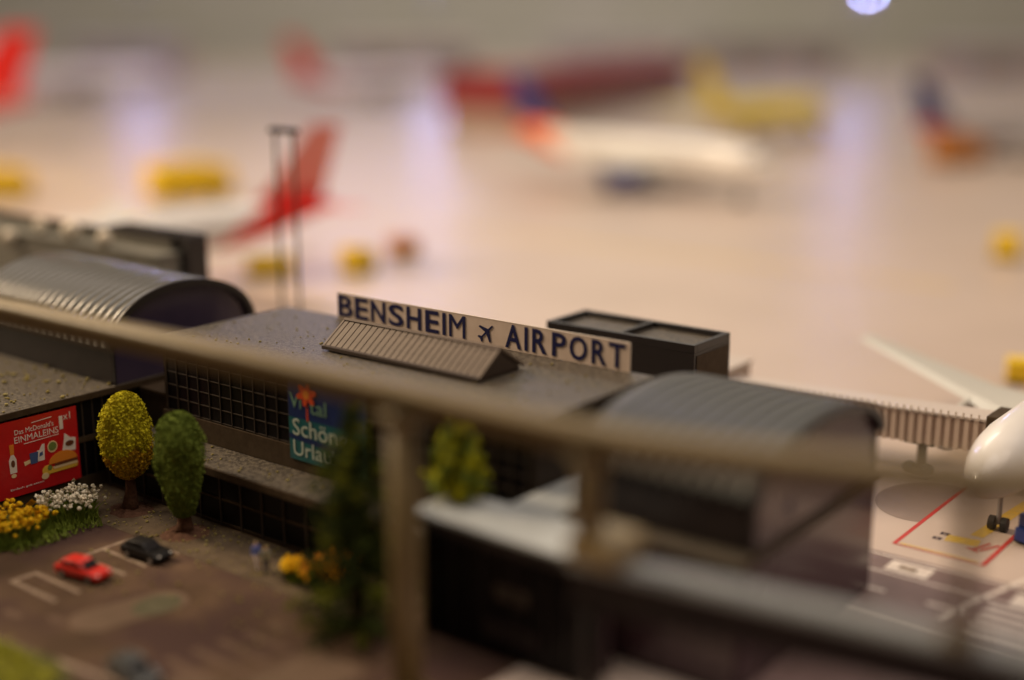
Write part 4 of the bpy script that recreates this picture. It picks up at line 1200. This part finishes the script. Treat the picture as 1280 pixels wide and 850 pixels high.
# ------------------------------------------------------------------ entrance pavilion with light grey roof
pv = thing('entrance_pavilion', 'dark entrance pavilion with flat light grey roof in front of the hall', 'building', (-14.2, 18, 0))
def PV(mb, n, m):
    mb.v = [tuple(Vector(p) - Vector((-14.2, 18, 0))) for p in mb.v]
    return mb.build(n, m, pv)
PV(MB().box(-15.9, -12.1, 17.55, 18.44, 0.03, 2.30), 'wall', 'darkplastic')
PV(MB().box(-16.15, -11.9, 17.38, 18.84, 2.305, 2.5, bev=.03), 'roof', 'greyplastic')
PV(MB().box(-16.12, -11.93, 17.36, 17.378, 2.2, 2.42), 'fascia', 'darkplastic')
for i in range(5):
    x = -15.85 + i * .75
    f = PV(MB().box(x, x + .70, 17.50, 17.54, .1, 2.15), 'window_pane', 'glass')
    PV(MB().box(x + .702, x + .745, 17.46, 17.54, .05, 2.2), 'mullion', 'darkplastic')
for i in range(2):
    PV(MB().box(-12.095, -12.06, 17.6 + i * .42, 17.98 + i * .42, .1, 2.15), 'window_pane', 'endpanel')
PV(MB().box(-14.4, -13.1, 17.485, 17.498, .35, .75), 'door_poster', 'darkplastic')
PV(MB().box(-14.1, -13.3, 17.485, 17.498, 1.2, 1.5), 'door_notice', 'mullion')

# ------------------------------------------------------------------ walkway beam on the right
wk = thing('walkway_beam', 'light grey topped dark walkway beam running out to the lower right', 'walkway', (-11.7, 17.6, 0))
def WK(mb, n, m, sm=False):
    mb.v = [tuple(Vector(p) - Vector((-11.7, 17.6, 0))) for p in mb.v]
    return mb.build(n, m, wk, sm)
d = Vector((-4.44 + 10.4, 16.8 - 15.93, 0)).normalized()
n_ = Vector((-d.y, d.x, 0))
A = Vector((-11.1, 15.83, 0))
def loftbar(prof, a, b):
    mb = MB()
    vs = [A + d * t + n_ * p[0] + Vector((0, 0, p[1])) for t in (a, b) for p in prof]
    n = len(prof)
    mb.add(vs, [tuple(range(n)), tuple(range(n, 2 * n))[::-1]] + [(i, n + i, n + (i + 1) % n, (i + 1) % n) for i in range(n)])
    return mb
WK(loftbar([(-.27, 3.29), (.27, 3.29)] + [(.27 * math.cos(a), 3.36 + .14 * math.sin(a)) for a in [i * PI / 8 for i in range(9)]], 0, 12), 'top_cover', 'greyplastic')
WK(loftbar([(-.22, 2.72), (.22, 2.72), (.22, 3.285), (-.22, 3.285)], .03, 12), 'side_beam', 'darkplastic')
WK(loftbar([(-.27, 2.63), (.27, 2.63), (.27, 2.715), (-.27, 2.715)], .03, 12), 'bottom_flange', 'darkplastic')
for t in (0.35, 10.6):
    c = A + d * t
    WK(MB().tube([(c.x, c.y, 0), (c.x, c.y, 2.625)], .16, 12), 'support_leg', 'darkplastic', True)

# ------------------------------------------------------------------ brass railing in the foreground
rl = thing('brass_railing', 'blurred dull brass railing crossing the whole picture in the foreground', 'railing', (-14.2, 15.2, 0))
def RL(mb, n, m='brass', sm=True):
    mb.v = [tuple(Vector(p) - Vector((-14.2, 15.2, 0))) for p in mb.v]
    return mb.build(n, m, rl, sm)
RP = [(-32.64, 12.1, 6.55), (-24.17, 13.98, 5.95), (-18.56, 14.6, 5.80), (-14.26, 15.2, 5.61), (-10.68, 15.63, 5.48), (-8.65, 15.93, 5.53), (-6.48, 16.23, 5.68), (-4.59, 16.59, 5.84), (-2.61, 16.89, 6.05)]
def crail(pts, off, n=6):
    V = [Vector(p) for p in pts]
    out = []
    for i in range(len(V) - 1):
        p0, p1, p2, p3 = V[max(i - 1, 0)], V[i], V[i + 1], V[min(i + 2, len(V) - 1)]
        for k in range(n):
            t = k / n
            out.append(.5 * ((2 * p1) + (p2 - p0) * t + (2 * p0 - 5 * p1 + 4 * p2 - p3) * t * t + (3 * p1 - p0 - 3 * p2 + p3) * t ** 3) + Vector(off))
    out.append(V[-1] + Vector(off))
    return out
path = crail(RP, (0, 0, 0))
def sweep(path, prof):
    mb = MB()
    n = len(prof)
    vs = []
    for i, p in enumerate(path):
        t = path[min(i + 1, len(path) - 1)] - path[max(i - 1, 0)]
        t.z = 0
        t.normalize()
        nn = Vector((-t.y, t.x, 0))
        vs += [p + nn * a + Vector((0, 0, b)) for a, b in prof]
    fs = []
    for i in range(len(path) - 1):
        fs += [(i * n + k, (i + 1) * n + k, (i + 1) * n + (k + 1) % n, i * n + (k + 1) % n) for k in range(n)]
    fs += [tuple(range(n)), tuple((len(path) - 1) * n + k for k in range(n))[::-1]]
    return mb.add(vs, fs)
RL(sweep(path, ell(0, .10, .27, .155, 14)), 'top_rail')
RL(sweep(path, [(-.13, -.26), (.13, -.26), (.16, -.02), (-.16, -.02)]), 'lower_rail', sm=False)
# posts
def post(x, y, z0, z1, r, flange=True):
    RL(MB().tube([(x, y, z0), (x, y, z1)], r, 16), 'post')
    RL(MB().tube([(x, y, z1 - .34), (x, y, z1 - .12), (x, y, z1 - .02)], [r * 1.05, r * 1.5, r * 1.8], 16), 'post_head')
    if flange:
        RL(MB().tube([(x, y, z0), (x, y, z0 + .14)], r * 1.9, 18), 'post_foot')
post(-14.2, 15.2, 0.008, 5.38, .27)
post(-10.72, 15.66, 3.62, 5.28, .23, False)
post(-5.2, 16.5, 3.49, 5.62, .13)
RL(MB().box(-11.0, -10.1, 15.4, 16.3, 3.505, 3.92, bev=.1), 'bracket', 'brass_pale', sm=False)

# ------------------------------------------------------------------ blue lamps far across the apron
def lamp(label, p, r):
    t = thing('light_mast', label, 'lamp', (p[0], p[1], 0), R(38))
    MB().tube([(0, 0, 0), (0, 0, p[2] - r)], .22, 8).build('pole', 'metal', t, True)
    MB().ball((0, 0, p[2]), r, 16, 10).build('bulb', 'bulb', t, True)
    MB().tube([(0, 0, p[2] + r * .8), (0, 0, p[2] + r * 1.5)], [r * .9, r * .3], 12).build('cap', 'black', t)
lamp('blue-white lamp on a thin mast glowing at the top right', (-105.3, 245.5, 18.0), .40)
lamp('added unseen blue-white lamp on a tall mast above the top right corner', (-108, 244.5, 29.0), 1.5)  # extra lamp out of view, added for the right-hand streak on the apron
lamp('blue-white lamp on a mast above the lilac airliner left of the hangar', (-176.3, 199.9, 24.5), 1.6)
lamp('blue-white lamp on a mast at the upper left', (-222.4, 163.4, 24.5), 1.4)
